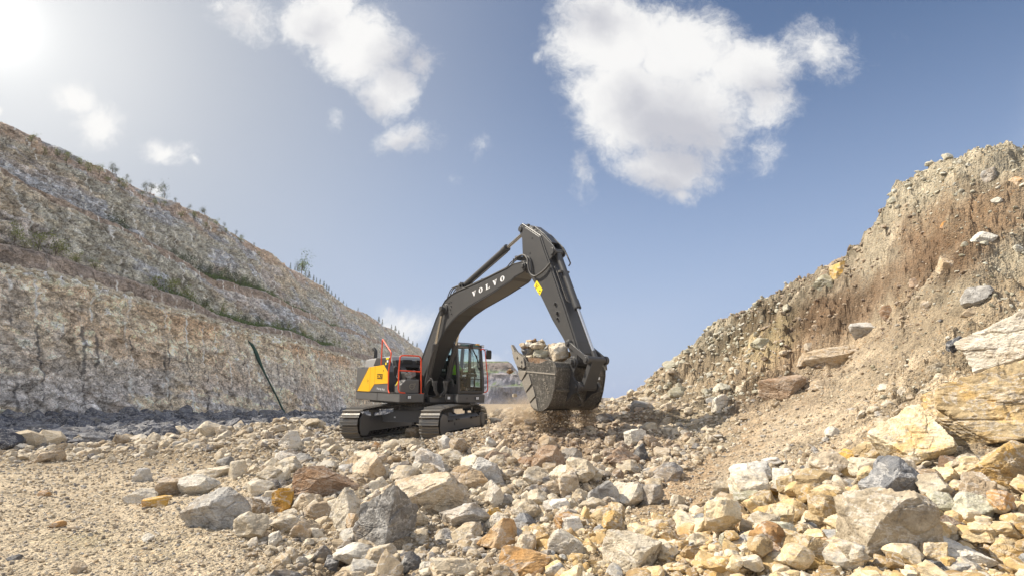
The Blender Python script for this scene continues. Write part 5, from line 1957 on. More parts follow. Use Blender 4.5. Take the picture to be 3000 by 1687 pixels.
bp_.cyl((1.95, -.31, 3.97), (1.95, .31, 3.97), .16, 26)
sup(bp_, 'pin', 'boom', parent=bo, smooth=40, bevel=.006)
bt = MB()
for (a, b) in ((2.17, 4.14), (2.30, 4.16), (2.32, 4.02), (2.27, 3.93), (2.36, 3.78)):
    bt.cyl((a, -.262, b), (a, -.285, b), .022, 8)
sup(bt, 'boss', 'black', parent=bo)
lg = MB()
for sy in (-.16, .13):
    lg.prism([(2.25, 4.39), (2.55, 4.68), (2.66, 4.74), (2.74, 4.70), (2.76, 4.60), (2.95, 4.46)], sy, sy + .03)
lg.cyl((2.65, -.20, 4.65), (2.65, .20, 4.65), .045, 16)
sup(lg, 'cylinder_lug', 'boom', parent=bo)


# ---- hydraulic cylinders
def hyd(name, p0, p1, y, rb, rr_, frac, gl=.10, lab=None, clev=.09):
    a, b = Vector((p0[0], y, p0[1])), Vector((p1[0], y, p1[1]))
    d = (b - a)
    g = a + d * frac
    dn = d.normalized()
    m = MB()
    m.cyl(a + dn * .08, g - dn * gl, rb, 24)
    m.cyl(g - dn * gl * 2.0, g, rb * 1.13, 24)
    for k in range(12):
        an = 2 * math.pi * k / 12
        n1_ = Vector((0, 1, 0))
        n2_ = dn.cross(n1_)
        c_ = g + (n1_ * math.cos(an) + n2_ * math.sin(an)) * rb * .98
        m.cyl(c_ - dn * .01, c_ + dn * .022, .013, 6)
    m.cyl(a + Vector((0, -clev, 0)), a + Vector((0, clev, 0)), rb * 1.0, 20)
    body = sup(m, name, 'boom', smooth=40, label=lab)
    rd = MB().cyl(g, b - dn * .10, rr_, 20)
    sup(rd, 'rod', 'chrome', parent=body, smooth=40)
    en = MB().cyl(b + Vector((0, -clev, 0)), b + Vector((0, clev, 0)), rr_ * 1.75, 20)
    en.cyl(b - dn * .22, b, rr_ * 1.25, 16)
    sup(en, 'rod_end', 'boom', parent=body, smooth=40, bevel=.005)
    return body


for y in (-.36, .36):
    hc = hyd('boom_cylinder', (.93, 1.28), (1.95, 3.97), y, .088, .047, .60)
    hp_ = MB()
    y2 = y - .11
    hp_.tube(arcpath([(1.60, y2 + .02, 2.68), (1.50, y2, 2.50), (1.26, y2, 1.98), (1.26, y2 + .06, 1.86), (1.42, y2 + .12, 1.82), (1.44, y2 + .14, 1.60)], .07), .020, 8)
    hp_.tube(arcpath([(1.05, y - .10, 1.40), (1.20, y - .06, 1.70), (1.30, y, 1.80), (1.38, y + .05, 1.76), (1.38, y + .06, 1.62)], .07), .022, 8)
    sup(hp_, 'oil_pipe', 'rubber', parent=hc, smooth=60)
hz_ = []
for k, (ya, yb) in enumerate(((-.30, -.16), (-.24, -.10), (.06, -.08), (.13, .02))):
    z0 = 1.66
    ho_ = MB().tube(arcpath([(1.45, ya, z0), (1.47, ya, 1.46), (1.44, yb, 1.30), (1.10, (ya + yb) / 2, 1.24)], .12), .024, 8)
    ho_.cyl((1.45, ya, z0), (1.45, ya, z0 + .07), .034, 10)
    ho_.cyl((1.463, ya, 1.46), (1.468, ya, 1.48), .030, 10)
    sup(ho_, 'hose', 'rubber', smooth=60)
bx = MB().box(1.40, 1.47, -.36, -.20, 1.715, 1.76)
bx.box(1.40, 1.47, .03, .18, 1.715, 1.76)
bx.box(.95, 1.2, -.30, .25, 1.10, 1.26)
sup(bx, 'pipe_clamp', 'mid')
ac = hyd('arm_cylinder', (2.65, 4.65), (5.86, 5.71), 0, .092, .050, .715)
sup(MB().tube([(2.95, 0, 4.62), (3.2, -.02, 4.70), (5.0, -.02, 5.28)], .018, 8), 'oil_pipe', 'rubber', parent=ac)
pp = MB()
for y in (-.10, -.04, .04, .10):
    pp.tube(arcpath([(1.30, y, 3.72), (1.72, y, 4.35), (1.95, y, 4.63), (2.40, y, 4.67), (2.55, y, 4.62)], .15), .018, 8)
sup(pp, 'oil_pipe', 'rubber', smooth=60)
pq = MB()
for y in (-.22, -.16, .10, .17):
    pq.tube(arcpath([(2.9, y, 4.50), (4.4, y, 4.66), (5.3, y, 4.78), (5.45, y, 4.88), (5.75, y, 4.95)], .08), .016, 8)
pq.box(4.0, 4.06, -.24, .2, 4.54, 4.64)
pq.box(5.70, 5.78, -.26, .22, 4.90, 5.0)
pq.cyl((5.62, -.24, 4.78), (5.62, -.24, 4.95), .02, 8)
sup(pq, 'oil_pipe', 'rubber', smooth=60)

# ---- arm
ARM = [(5.83, 5.83), (5.78, 5.72), (5.84, 5.60), (5.93, 5.45), (5.97, 5.0), (6.02, 4.60), (6.12, 4.50), (6.26, 4.46), (6.54, 4.14), (7.23, 3.20), (7.62, 2.76), (7.86, 2.44), (7.98, 2.20), (8.05, 2.12), (8.14, 2.12),
       (8.19, 2.20), (8.19, 2.40), (8.10, 2.66), (7.72, 3.45), (7.24, 4.38), (6.93, 4.95), (6.73, 5.36), (6.62, 5.43), (6.08, 5.76), (5.93, 5.85)]
ar = sup(MB().prism(ARM, -.20, .20), 'arm', 'boom', bevel=.008)
ap = MB()
insA = [(5.98, 5.60), (6.01, 5.05), (6.05, 4.62), (6.14, 4.54), (6.29, 4.49), (6.57, 4.17), (7.26, 3.23), (7.66, 2.79), (7.90, 2.46), (8.02, 2.20), (8.14, 2.20), (8.15, 2.40), (8.06, 2.64), (7.68, 3.43), (7.20, 4.36), (6.90, 4.92), (6.70, 5.33), (6.59, 5.40), (6.10, 5.70)]
for sy in (-1, 1):
    ap.prism(insA, sy * .202, sy * .222)
sup(ap, 'side_plate', 'boom', parent=ar, bevel=.004)
al = MB()
for sy in (-.17, .14):
    al.prism([(6.50, 5.48), (6.68, 5.46), (7.20, 5.02), (7.29, 4.90), (7.25, 4.79), (7.13, 4.74), (7.05, 4.66), (6.98, 4.85)], sy, sy + .03)
al.cyl((7.16, -.19, 4.88), (7.16, .19, 4.88), .055, 18)
al.cyl((7.16, -.20, 4.88), (7.16, -.175, 4.88), .085, 18)
sup(al, 'cylinder_lug', 'boom', parent=ar, bevel=.004)
al = MB()
for (a, b) in ((6.40, 5.36), (6.32, 4.98)):
    al.cyl((a, -.222, b), (a, -.235, b), .022, 10)
for (a, b, rr_) in ((7.36, 3.58, .035), (7.43, 3.36, .04), (7.45, 3.22, .03), (6.28, 5.72, .03), (6.5, 5.60, .035)):
    al.cyl((a, -.222, b), (a, -.275, b), rr_, 10)
sup(al, 'boss', 'boom', parent=ar)
sup(MB().prism([(6.05, 5.77), (6.35, 5.70), (6.75, 5.42), (7.05, 5.14), (7.0, 5.10), (6.65, 5.36), (6.3, 5.62), (6.0, 5.72)], -.10, .11), 'pipe_cover', 'boom', parent=ar, bevel=.004)
sup(MB().cyl((5.86, -.23, 5.71), (5.86, .23, 5.71), .075, 20), 'pin', 'boom', parent=ar, bevel=.004, smooth=40)
wsg = MB().prism([(6.63, 4.235), (6.515, 4.11), (6.755, 3.84), (6.865, 3.98)], -.228, -.2225)
ws = sup(wsg, 'warning_sign', 'sign', parent=ar, label='yellow warning sign with a black triangle')
wmk = MB()
tri = [(6.62, 4.16), (6.575, 4.02), (6.715, 4.085)]
for k in range(3):
    a, b = Vector(tri[k]), Vector(tri[(k + 1) % 3])
    ctr = Vector((6.637, 4.088))
    a2, b2 = a + (ctr - a) * .26, b + (ctr - b) * .26
    wmk.prism([tuple(a), tuple(b), tuple(b2), tuple(a2)], -.2312, -.2282)
wmk.prism([(6.628, 4.115), (6.645, 4.105), (6.638, 4.06), (6.625, 4.065)], -.2312, -.2282)
wmk.prism([(6.73, 3.98), (6.80, 3.96), (6.785, 3.935), (6.735, 3.955)], -.2312, -.2282)
wmk.prism([(6.72, 3.925), (6.76, 3.90), (6.75, 3.885), (6.71, 3.91)], -.2312, -.2282)
wmk.build('sign_mark', X['ink'], ar)
aw = MB()
aw.tube(arcpath([(5.78, -.30, 4.92), (5.98, -.30, 4.96), (6.20, -.31, 4.95), (6.37, -.32, 4.80), (6.41, -.32, 4.52), (6.50, -.31, 4.38), (6.66, -.30, 4.31), (6.90, -.30, 4.37), (7.08, -.28, 4.46), (7.20, -.25, 4.58)], .12), .026, 10)
aw.tube(arcpath([(6.05, -.24, 4.92), (6.3, -.26, 4.90), (6.44, -.26, 4.70), (6.46, -.26, 4.40)], .12), .024, 10)
sup(aw, 'hose', 'rubber', smooth=60, label='thick hose looping from the boom tip to the arm')
bc = hyd('bucket_cylinder', (7.16, 4.88), (8.52, 2.24), 0, .078, .042, .545, clev=.11)
bpq = MB()
bpq.tube(arcpath([(7.22, -.14, 4.50), (7.30, -.14, 4.38), (7.68, -.13, 3.62), (7.74, -.08, 3.58)], .05), .016, 8)
bpq.tube(arcpath([(7.26, -.10, 4.46), (7.40, -.10, 4.20), (7.72, -.10, 3.58)], .05), .014, 8)
bpq.tube(arcpath([(7.32, .13, 4.86), (7.42, .13, 4.70), (7.50, .13, 4.56), (7.46, .10, 4.50)], .05), .018, 8)
bpq.box(7.36, 7.46, -.15, .13, 4.33, 4.38)
sup(bpq, 'oil_pipe', 'rubber', parent=bc, smooth=60)
# links between arm, rod and bucket
for y in (-.27, .27):
    lk_ = MB()
    d = Vector((8.52 - 7.90, 0, 2.24 - 2.62)).normalized()
    nrm = Vector((d.z, 0, -d.x))
    a, b = Vector((7.90, y, 2.62)), Vector((8.52, y, 2.24))
    w0 = .055
    for (c_, r_) in ((a, .085), (b, .095)):
        lk_.cyl(c_ + Vector((0, -.035, 0)), c_ + Vector((0, .035, 0)), r_, 20)
    q4 = [a + nrm * w0, b + nrm * w0, b - nrm * w0, a - nrm * w0]
    lk_.prism([(q.x, q.z) for q in q4], y - .028, y + .028)
    for (c_, r_) in ((a, .05), (b, .055)):
        lk_.cyl(c_ + Vector((0, -.06, 0)), c_ + Vector((0, .06, 0)), r_, 16)
    sup(lk_, 'side_link', 'boom', bevel=.006, smooth=40)
hl = MB()
hl.cyl((8.52, -.23, 2.24), (8.52, .23, 2.24), .075, 20)
hl.prism([(8.47, 2.24), (8.58, 2.20), (8.30, 1.62), (8.16, 1.66)], -.17, .17)
hl.cyl((8.22, -.22, 1.66), (8.22, .22, 1.66), .085, 20)
sup(hl, 'main_link', 'boom', bevel=.01, smooth=40)

# ---- bucket
outp = [(6.42, 2.36), (6.76, 1.80), (7.09, 1.31), (7.16, 1.22), (7.26, 1.155), (7.43, 1.125), (7.58, 1.145), (7.74, 1.22), (7.87, 1.37), (7.95, 1.58), (8.02, 1.90), (8.025, 2.07), (7.96, 2.17), (7.80, 2.21)]
cen = Vector((7.35, 1.95))
inp = []
for i, q in enumerate(outp):
    a, b = Vector(outp[max(i - 1, 0)]), Vector(outp[min(i + 1, len(outp) - 1)])
    d = (b - a).normalized()
    nrm = Vector((-d.y, d.x))
    inp.append(tuple(Vector(q) + nrm * .045))
sh_ = MB().prism(outp + inp[::-1], -.70, .70)
bk_ = sup(sh_, 'bucket', 'bucket', bevel=.004, smooth=30)
sp_ = MB()
side = [(6.46, 2.50), (6.38, 2.40), (6.56, 2.10), (6.76, 1.78), (7.09, 1.29), (7.15, 1.20), (7.25, 1.135), (7.43, 1.105), (7.59, 1.125), (7.755, 1.205), (7.89, 1.36), (7.97, 1.58), (8.04, 1.90), (8.045, 2.08), (7.97, 2.19), (7.80, 2.24), (7.66, 2.22), (7.5, 2.175), (7.33, 2.165), (7.12, 2.19), (6.97, 2.22), (6.88, 2.34)]
for sy in (-1, 1):
    sp_.prism(side, sy * .702, sy * .735)
sup(sp_, 'side_plate', 'bucket', bevel=.004, parent=bk_)
wr_ = MB()
for sy in (-1, 1):
    y0, y1 = sy * .736, sy * .756
    wr_.prism([(6.62, 1.97), (6.98, 2.0), (6.79, 1.79), (6.72, 1.80)], y0, y1)
    wr_.prism([(6.80, 1.76), (7.05, 1.95), (7.17, 1.71), (6.95, 1.52)], y0, y1)
    wr_.prism([(6.975, 1.49), (7.23, 1.66), (7.32, 1.44), (7.11, 1.29)], y0, y1)
    wr_.prism([(7.14, 1.26), (7.34, 1.40), (7.42, 1.14), (7.26, 1.17)], y0, y1)
    wr_.prism([(6.63, 1.985), (8.02, 1.90), (8.03, 1.93), (6.61, 2.02)], y0, sy * .748)
sup(wr_, 'wear_plate', 'worn', bevel=.004, parent=bk_)
cut = MB()
for sy in (-1, 1):
    cut.prism([(6.40, 2.44), (6.56, 2.46), (6.86, 2.30), (6.93, 2.10), (6.86, 2.06), (6.60, 2.12)], sy * .738, sy * .775)
    for (a, b) in ((6.62, 2.32), (6.80, 2.22), (6.80, 2.12)):
        cut.cyl((a, sy * .770, b), (a, sy * .80, b), .028, 10)
    sup(cut, 'side_cutter', 'worn', bevel=.004, parent=bk_)
    cut = MB()
word(lt := MB(), 'VOLVO', 0, 0, .06, .075, .078, -.745)
ang_ = math.atan2(1.51 - 1.81, 7.78 - 7.60)
lt.v = [(7.575 + a * math.cos(ang_) - c_ * math.sin(ang_), b, 1.80 + a * math.sin(ang_) + c_ * math.cos(ang_)) for (a, b, c_) in lt.v]
sup(lt, 'raised_lettering', 'worn', parent=bk_)
for k in range(5):
    y = -.62 + k * .31
    tt = MB()
    q0 = Vector((6.50, y, 2.22))
    d = Vector((6.17 - 6.47, 0, 2.66 - 2.26)).normalized()
    nn_ = Vector((d.z, 0, -d.x))
    L = .53
    ring = []
    for (f_, hw, ht) in ((0, .075, .075), (.35, .072, .07), (.55, .055, .05), (.9, .045, .022), (1.0, .040, .010)):
        c_ = q0 + d * L * f_
        ring.append([c_ + Vector((0, hw, 0)) + nn_ * ht, c_ + Vector((0, -hw, 0)) + nn_ * ht, c_ + Vector((0, -hw, 0)) - nn_ * ht, c_ + Vector((0, hw, 0)) - nn_ * ht])
    vs = [q for r_ in ring for q in r_]
    fs = [(0, 1, 2, 3), tuple(4 * 4 + j for j in (3, 2, 1, 0))]
    for i in range(4):
        for j in range(4):
            fs.append((i * 4 + j, i * 4 + (j + 1) % 4, (i + 1) * 4 + (j + 1) % 4, (i + 1) * 4 + j))
    tt.add(vs, fs)
    sup(tt, 'tooth', 'worn', bevel=.008, parent=bk_)
br = MB()
EAR = [(7.74, 2.20), (7.90, 2.26), (7.98, 2.30), (8.10, 2.33), (8.21, 2.26), (8.23, 2.14), (8.13, 2.0), (8.10, 1.88), (8.16, 1.79), (8.30, 1.76), (8.34, 1.66), (8.28, 1.55), (8.08, 1.50), (7.95, 1.40), (7.85, 1.33), (7.94, 1.58), (8.01, 1.9), (7.99, 2.12)]
for sy in (-1, 1):
    br.prism(EAR, sy * .25, sy * .30)
    br.cyl((8.10, sy * .245, 2.20), (8.10, sy * .335, 2.20), .105, 22)
    br.cyl((8.22, sy * .245, 1.66), (8.22, sy * .325, 1.66), .10, 22)
br.cyl((8.10, -.40, 2.20), (8.10, .40, 2.20), .055, 18)
br.cyl((8.22, -.37, 1.66), (8.22, .37, 1.66), .05, 18)
sup(br, 'bracket', 'dark', bevel=.006, parent=bk_, smooth=40)
rb = MB()
rb.prism([(7.955, 1.56), (7.99, 1.55), (8.00, 1.60), (7.965, 1.61)], -.70, -.31)
sup(rb, 'rib', 'bucket', parent=bk_)
rb = MB().prism([(7.955, 1.56), (7.99, 1.55), (8.00, 1.60), (7.965, 1.61)], .31, .70)
sup(rb, 'rib', 'bucket', parent=bk_)
rb = MB().prism([(8.02, 2.05), (8.07, 2.05), (8.05, 2.18), (7.98, 2.21)], .70, .76)
sup(rb, 'corner_guard', 'bucket', parent=bk_)
tg_ = MB().box(8.012, 8.018, .50, .575, 1.83, 1.93)
sup(tg_, 'decal', 'white', parent=bk_)
rg = []
for k in range(20):
    a = math.pi * (k / 19) * 1.2 - .3
    rg.append((7.90 + .02 + .16 * math.sin(a) * .5 + .03, .03 + .0 * k, 1.36 + .14 * math.cos(a)))
sup(MB().tube([(7.93, -.07, 1.52), (8.03, -.06, 1.46), (8.05, 0, 1.34), (7.98, .07, 1.25), (7.86, .08, 1.24)], .03, 8), 'lifting_eye', 'bucket', parent=bk_, smooth=60)

# ---- rocks in the bucket
def supw(x_, y_, z_):
    return MS @ np.array((x_, y_, z_)) + T0


BR = [(7.5, -0.22, 2.44, 0.43, 0.43, 'pale', 'big cream rock filling the right end of the bucket'),
      (7.15, -0.46, 2.36, 0.36, 0.28, 'green', 'olive grey rock at the front rim of the bucket'),
      (6.72, -0.47, 2.49, 0.17, 0.17, 'pale', 'pale pinkish stone left of centre in the bucket'),
      (6.70, -0.58, 2.47, 0.17, 0.16, 'dark', 'dark blue grey stone near the side cutter in the bucket'),
      (6.70, -0.60, 2.58, 0.17, 0.12, 'brown', 'brown stone behind the teeth at the left end of the bucket load'),
      (6.85, -0.19, 2.6, 0.17, 0.20, 'yellow', 'upright yellow stone in the middle of the bucket load'),
      (6.8, -0.53, 2.63, 0.26, 0.11, 'white', 'flat whitish stone on top of the bucket load'),
      (6.75, -0.52, 2.7, 0.13, 0.08, 'orange', 'small ochre stone at the top left of the bucket load'),
      (6.8, -0.4, 2.72, 0.12, 0.11, 'brown', 'brown stone at the very top of the bucket load'),
      (6.85, -0.3, 2.67, 0.16, 0.12, 'tan', 'tan stone just right of the brown stone on top of the bucket load'),
      (6.9, -0.25, 2.73, 0.11, 0.07, 'tan', 'small tan stone high on the bucket load'),
      (7.05, -0.2, 2.52, 0.13, 0.16, 'grey', 'grey stone squeezed left of the big cream rock in the bucket'),
      (6.85, -0.37, 2.56, 0.14, 0.12, 'green', 'small olive stone under the yellow one in the bucket'),
      (6.85, -0.42, 2.43, 0.09, 0.13, 'white', 'narrow white stone beside the olive grey rock in the bucket'),
      (6.85, -0.58, 2.32, 0.17, 0.09, 'pale', 'pale stone low on the bucket rim below the dark one'),
      (7.0, -0.61, 2.25, 0.12, 0.07, 'orange', 'little tan stone on the bucket rim'),
      (7.0, -0.07, 2.61, 0.16, 0.08, 'tan', 'flat tan stones behind the grey stone in the bucket'),
      (7.6, -0.01, 2.38, 0.12, 0.14, 'ochre', 'ochre stone behind the arm tip in the bucket'),
      (7.3, -0.18, 2.55, 0.26, 0.18, 'tan', 'tan rock behind the big cream rock in the bucket'),
      (7.1, -0.56, 2.59, 0.34, 0.16, 'pale', 'pale rock under the whitish stone of the bucket load'),
      (6.7, -0.67, 2.6, 0.14, 0.12, 'tan', 'tan stone between the brown and the whitish stones of the bucket load'),
      (7.45, -0.09, 2.28, 0.26, 0.16, 'tan', 'tan rock under the big cream rock in the bucket')]
for i, (a, b, c_, w_, h_, k, lab) in enumerate(BR):
    V, Fc = rock(4, 7000 + i * 3, .6)
    pw = supw(a, b, c_)
    V = V * np.array((w_, (w_ + h_) / 2, h_)) * (1.22 if w_ < .3 else 1.08)
    c2, s2 = .8, .6
    V = np.c_[V[:, 0] * c2 + V[:, 1] * s2, -V[:, 0] * s2 + V[:, 1] * c2, V[:, 2]]
    zb = V[:, 2].min()
    V[:, 2] -= zb
    link('rock', mesh_from('rock', V, Fc, [M[k]]), loc=(pw[0], pw[1], pw[2] + zb), label=lab, category='rock', group='rocks heaped in the bucket')
fr5 = np.random.default_rng(31)
n = 700
xs = fr5.uniform(6.68, 7.85, n)
ys = fr5.uniform(-.64, .64, n)
top = 2.15 + .46 * np.exp(-((xs - 6.95) / .42) ** 2) * np.exp(-((ys + .12) / .40) ** 2) + np.where(xs < 6.9, .06, 0)
pts = np.array([supw(a, b, c_ - .06) for a, b, c_ in zip(xs, ys, top)])
V, Fc, mi = merged(2, 8, pts[:, 0], pts[:, 1], pts[:, 2], fr5.uniform(.06, .15, n), np.zeros(n, int), fr5, seed0=900)
o = link('bucket_rubble', mesh_from('bucket_rubble', V, Fc, RUB[:1]), kind='stuff')
o['label'] = 'small broken stones filling the gaps in the bucket load'
fill = MB().prism([(6.50, 2.28), (6.80, 1.85), (7.12, 1.40), (7.43, 1.22), (7.80, 1.45), (7.95, 2.08), (7.6, 2.18), (7.2, 2.30), (6.8, 2.30)], -.68, .68)
fo = fill.build('bucket_dirt', M['brown'], None, None, kind='stuff')
fo.location = T0
fo.rotation_euler = ES
# falling stones
for (px_, py_, Y_, sz, k, lab) in ((1494.5, 1087, 14.6, .17, 'orange', 'tan stone falling beside the bucket teeth'), (1508, 1157, 15.5, .12, 'pale', 'pale stone tumbling in the dust below the bucket teeth'), (1493, 1102.5, 14.6, .025, 'dark', 'tiny dark chip falling under the tan stone')):
    q = at(px_, py_, Y_)
    V, Fc = rock(4, 8100 + int(px_), .5)
    V = V * np.array((sz * 1.1, sz * .9, sz * .85))
    link('rock', mesh_from('rock', V, Fc, [M[k]]), loc=q, label=lab, category='rock')

# ---- operator in the cab: one skinned figure, hi-vis vest as clothing
def skinned(name, joints, edges, m, parent=None, rot=None, sub=2):
    me = bpy.data.meshes.new(name)
    me.from_pydata([j[:3] for j in joints], edges, [])
    o = link(name, me, parent=parent)
    if rot is not None:
        o.rotation_euler = rot
    sk = o.modifiers.new('skin', 'SKIN')
    for i, j in enumerate(joints):
        sv_ = me.skin_vertices[0].data[i]
        sv_.radius = (j[3], j[4] if len(j) > 4 else j[3])
        sv_.use_root = (i == 0)
    ss = o.modifiers.new('sub', 'SUBSURF')
    ss.levels = ss.render_levels = sub
    dg = bpy.context.evaluated_depsgraph_get()
    me2 = bpy.data.meshes.new_from_object(o.evaluated_get(dg))
    o.modifiers.clear()
    o.data = me2
    me2.materials.append(m)
    for pl in me2.polygons:
        pl.use_smooth = True
    return o


PM = {}
for nm, cl in (('skin', (.42, .26, .18)), ('vest', (.36, .72, .03)), ('trouser', (.025, .03, .045)), ('hair', (.03, .02, .015))):
    m_, t, p, out = mat('person_' + nm)
    tcn = t.n('ShaderNodeTexCoord')
    nz_ = t.noise(tcn.outputs['Object'], 18, 4, .6)
    t.l(t.mix(.35, cl, t.ramp(nz_, [(.3, .5), (.7, 1.2)]), 'MULTIPLY'), p.inputs['Base Color'])
    p.inputs['Roughness'].default_value = .75
    PM[nm] = m_
J = [(.55, .90, 1.84, .15, .13), (.53, .90, 2.02, .15, .125), (.52, .90, 2.20, .175, .12), (.53, .90, 2.31, .10, .09), (.55, .90, 2.38, .055), (.575, .90, 2.48, .088, .10), (.58, .90, 2.56, .085, .10), (.57, .90, 2.62, .05),
     (.53, .70, 2.26, .065), (.66, .64, 2.03, .05), (.88, .60, 2.05, .036), (.95, .60, 2.07, .036, .02),
     (.53, 1.10, 2.26, .065), (.66, 1.16, 2.03, .05), (.88, 1.19, 2.05, .036), (.95, 1.19, 2.07, .036, .02),
     (.62, .80, 1.84, .10), (1.02, .78, 1.86, .075), (1.10, .78, 1.52, .05), (1.22, .78, 1.47, .045, .035),
     (.62, 1.0, 1.84, .10), (1.02, 1.02, 1.86, .075), (1.10, 1.02, 1.52, .05), (1.22, 1.02, 1.47, .045, .035)]
E_ = [(0, 1), (1, 2), (2, 3), (3, 4), (4, 5), (5, 6), (6, 7), (2, 8), (8, 9), (9, 10), (10, 11), (2, 12), (12, 13), (13, 14), (14, 15), (0, 16), (16, 17), (17, 18), (18, 19), (0, 20), (20, 21), (21, 22), (22, 23)]
rootp = bpy.data.objects.new('person', None)
COL.objects.link(rootp)
rootp.location = T0
rootp.rotation_euler = ES
rootp['label'] = 'operator in a lime green safety vest seated inside the cab'
rootp['category'] = 'person'
body = skinned('body', J, E_, PM['skin'], parent=rootp)
skinned('vest', [(.55, .90, 1.90, .175, .155), (.53, .90, 2.05, .175, .15), (.52, .90, 2.20, .20, .14), (.53, .90, 2.30, .12, .11), (.53, .74, 2.25, .085), (.60, .67, 2.13, .07), (.53, 1.06, 2.25, .085), (.60, 1.13, 2.13, .07)],
        [(0, 1), (1, 2), (2, 3), (2, 4), (4, 5), (2, 6), (6, 7)], PM['vest'], parent=rootp)
skinned('trousers', [(.56, .90, 1.82, .17, .14), (.66, .80, 1.84, .115), (1.03, .78, 1.865, .088), (1.105, .78, 1.56, .062), (.66, 1.0, 1.84, .115), (1.03, 1.02, 1.865, .088), (1.105, 1.02, 1.56, .062)],
        [(0, 1), (1, 2), (2, 3), (0, 4), (4, 5), (5, 6)], PM['trouser'], parent=rootp)
skinned('hair', [(.56, .90, 2.59, .095, .10), (.53, .90, 2.52, .085, .09), (.52, .90, 2.45, .05)], [(0, 1), (1, 2)], PM['hair'], parent=rootp)
# fingers on the lever, nose and ears as small skinned chains joined into the body
for side_ in (-1, 1):
    hy_0 = .60 if side_ < 0 else 1.19
    for k in range(4):
        yk = hy_0 + (k - 1.5) * .019
        skinned('finger', [(.955, yk, 2.075, .0095), (.99, yk, 2.07 - .004 * k, .009), (.998, yk, 2.045, .008), (.98, yk, 2.03, .007)], [(0, 1), (1, 2), (2, 3)], PM['skin'], parent=body, sub=1)
    skinned('thumb', [(.935, hy_0 - side_ * .03, 2.07, .011), (.965, hy_0 - side_ * .045, 2.06, .010), (.985, hy_0 - side_ * .035, 2.045, .008)], [(0, 1), (1, 2)], PM['skin'], parent=body, sub=1)
skinned('nose', [(.665, .90, 2.515, .010), (.688, .90, 2.49, .014)], [(0, 1)], PM['skin'], parent=body, sub=1)
HAZE = 0.0003
# ================================================================== plants
pw_x, pw_y = project(PW)
vm = {}
for nm, ca_c, cb_c in (('leaf_dark', (.030, .045, .016), (.075, .10, .035)), ('leaf_green', (.055, .10, .02), (.15, .22, .05)), ('leaf_yellow', (.12, .15, .03), (.27, .29, .07)), ('bark', (.07, .05, .035), (.13, .10, .07))):
    m_, t, p, out = mat(nm)
    geo = t.n('ShaderNodeNewGeometry')
    c = t.mix(geo.outputs['Random Per Island'], ca_c, cb_c)
    t.l(c, p.inputs['Base Color'])
    p.inputs['Roughness'].default_value = .6
    vm[nm] = m_


def leaf_cloud(n, h, w_, leaf, r, kind='bush'):
    """n small bent leaves spread in an uneven crown of height h and width w_"""
    V, Fc = [], []
    nb = r.integers(4, 8)
    cl = [(r.normal() * w_ * .22, r.normal() * w_ * .22, h * r.uniform(.25, .92), r.uniform(.14, .28) * w_) for _ in range(nb)]
    for i in range(n):
        if kind == 'spire':
            t_ = r.random() ** 1.2
            rad_ = w_ * .5 * (1 - t_) ** .8 * r.uniform(.3, 1)
            a = r.uniform(0, 6.28)
            c = np.array((rad_ * math.cos(a), rad_ * math.sin(a), h * (.08 + .92 * t_)))
        else:
            b = cl[r.integers(0, nb)]
            c = np.array(b[:3]) + r.normal(size=3) * b[3] * np.array((1, 1, .9))
            c[2] = max(c[2], .03)
        q = rot3(r) * 1.0
        L = leaf * r.uniform(.6, 1.4)
        pts = np.array([(-.5, 0, 0), (0, -.28, .06), (.5, 0, 0), (0, .28, .06)]) * L
        pts = pts @ q.T + c
        o_ = len(V)
        V += list(pts)
        Fc.append((o_, o_ + 1, o_ + 2, o_ + 3))
    return np.array(V), np.array(Fc), cl


PROTO = {}


def plant_proto(key, n, h, w_, leaf, m, seed, kind='bush'):
    r = np.random.default_rng(seed)
    V, Fc, cl = leaf_cloud(n, h, w_, leaf, r, kind)
    crown = mesh_from('crown', V, Fc, [vm[m]])
    tk = MB()
    rr_ = .012 * h + .006
    if kind == 'spire':
        tk.tube([(0, 0, -.15), (.01 * h, 0, h * .5), (0, .01 * h, h * .93)], [rr_, rr_ * .7, rr_ * .2], 6)
    else:
        tk.tube([(0, 0, -.2), (.02 * h, .01 * h, h * .3), (0, .02 * h, h * .6)], [rr_ * 1.4, rr_, rr_ * .6], 6)
        for b in cl:
            tk.tube([(.01 * h, 0, h * .18), (b[0] * .5, b[1] * .5, b[2] * .6), (b[0], b[1], b[2])], [rr_ * .8, rr_ * .5, rr_ * .2], 5)
    me = bpy.data.meshes.new('trunk')
    me.from_pydata(tk.v, [], tk.f)
    me.materials.append(vm['bark'])
    PROTO[key] = (crown, me)


for k in range(3):
    plant_proto('dark%d' % k, 800, 1.0, .8, .06, 'leaf_dark', 60 + k)
    plant_proto('green%d' % k, 520, 1.0, .7, .065, 'leaf_green', 70 + k)
    plant_proto('yellow%d' % k, 380, 1.0, .55, .065, 'leaf_yellow', 80 + k)
    plant_proto('spire%d' % k, 260, 1.0, .42, .075, 'leaf_dark', 90 + k, 'spire')


def plant(kind, p_, h, wf, name, label, cat, group, r):
    cr, tk = PROTO['%s%d' % (kind, r.integers(0, 3))]
    o = bpy.data.objects.new(name, None)
    COL.objects.link(o)
    o.location = p_
    o.scale = (h * wf, h * wf, h)
    o.rotation_euler = (0, 0, r.uniform(0, 6.28))
    o['label'] = label
    o['category'] = cat
    o['group'] = group
    for nm, me in (('crown' if cat == 'tree' else 'foliage', cr), ('trunk' if cat == 'tree' else 'stem', tk)):
        link(nm, me, parent=o)


vr = np.random.default_rng(77)


def wall_s(px, s_):
    return on_wall(px, s_)


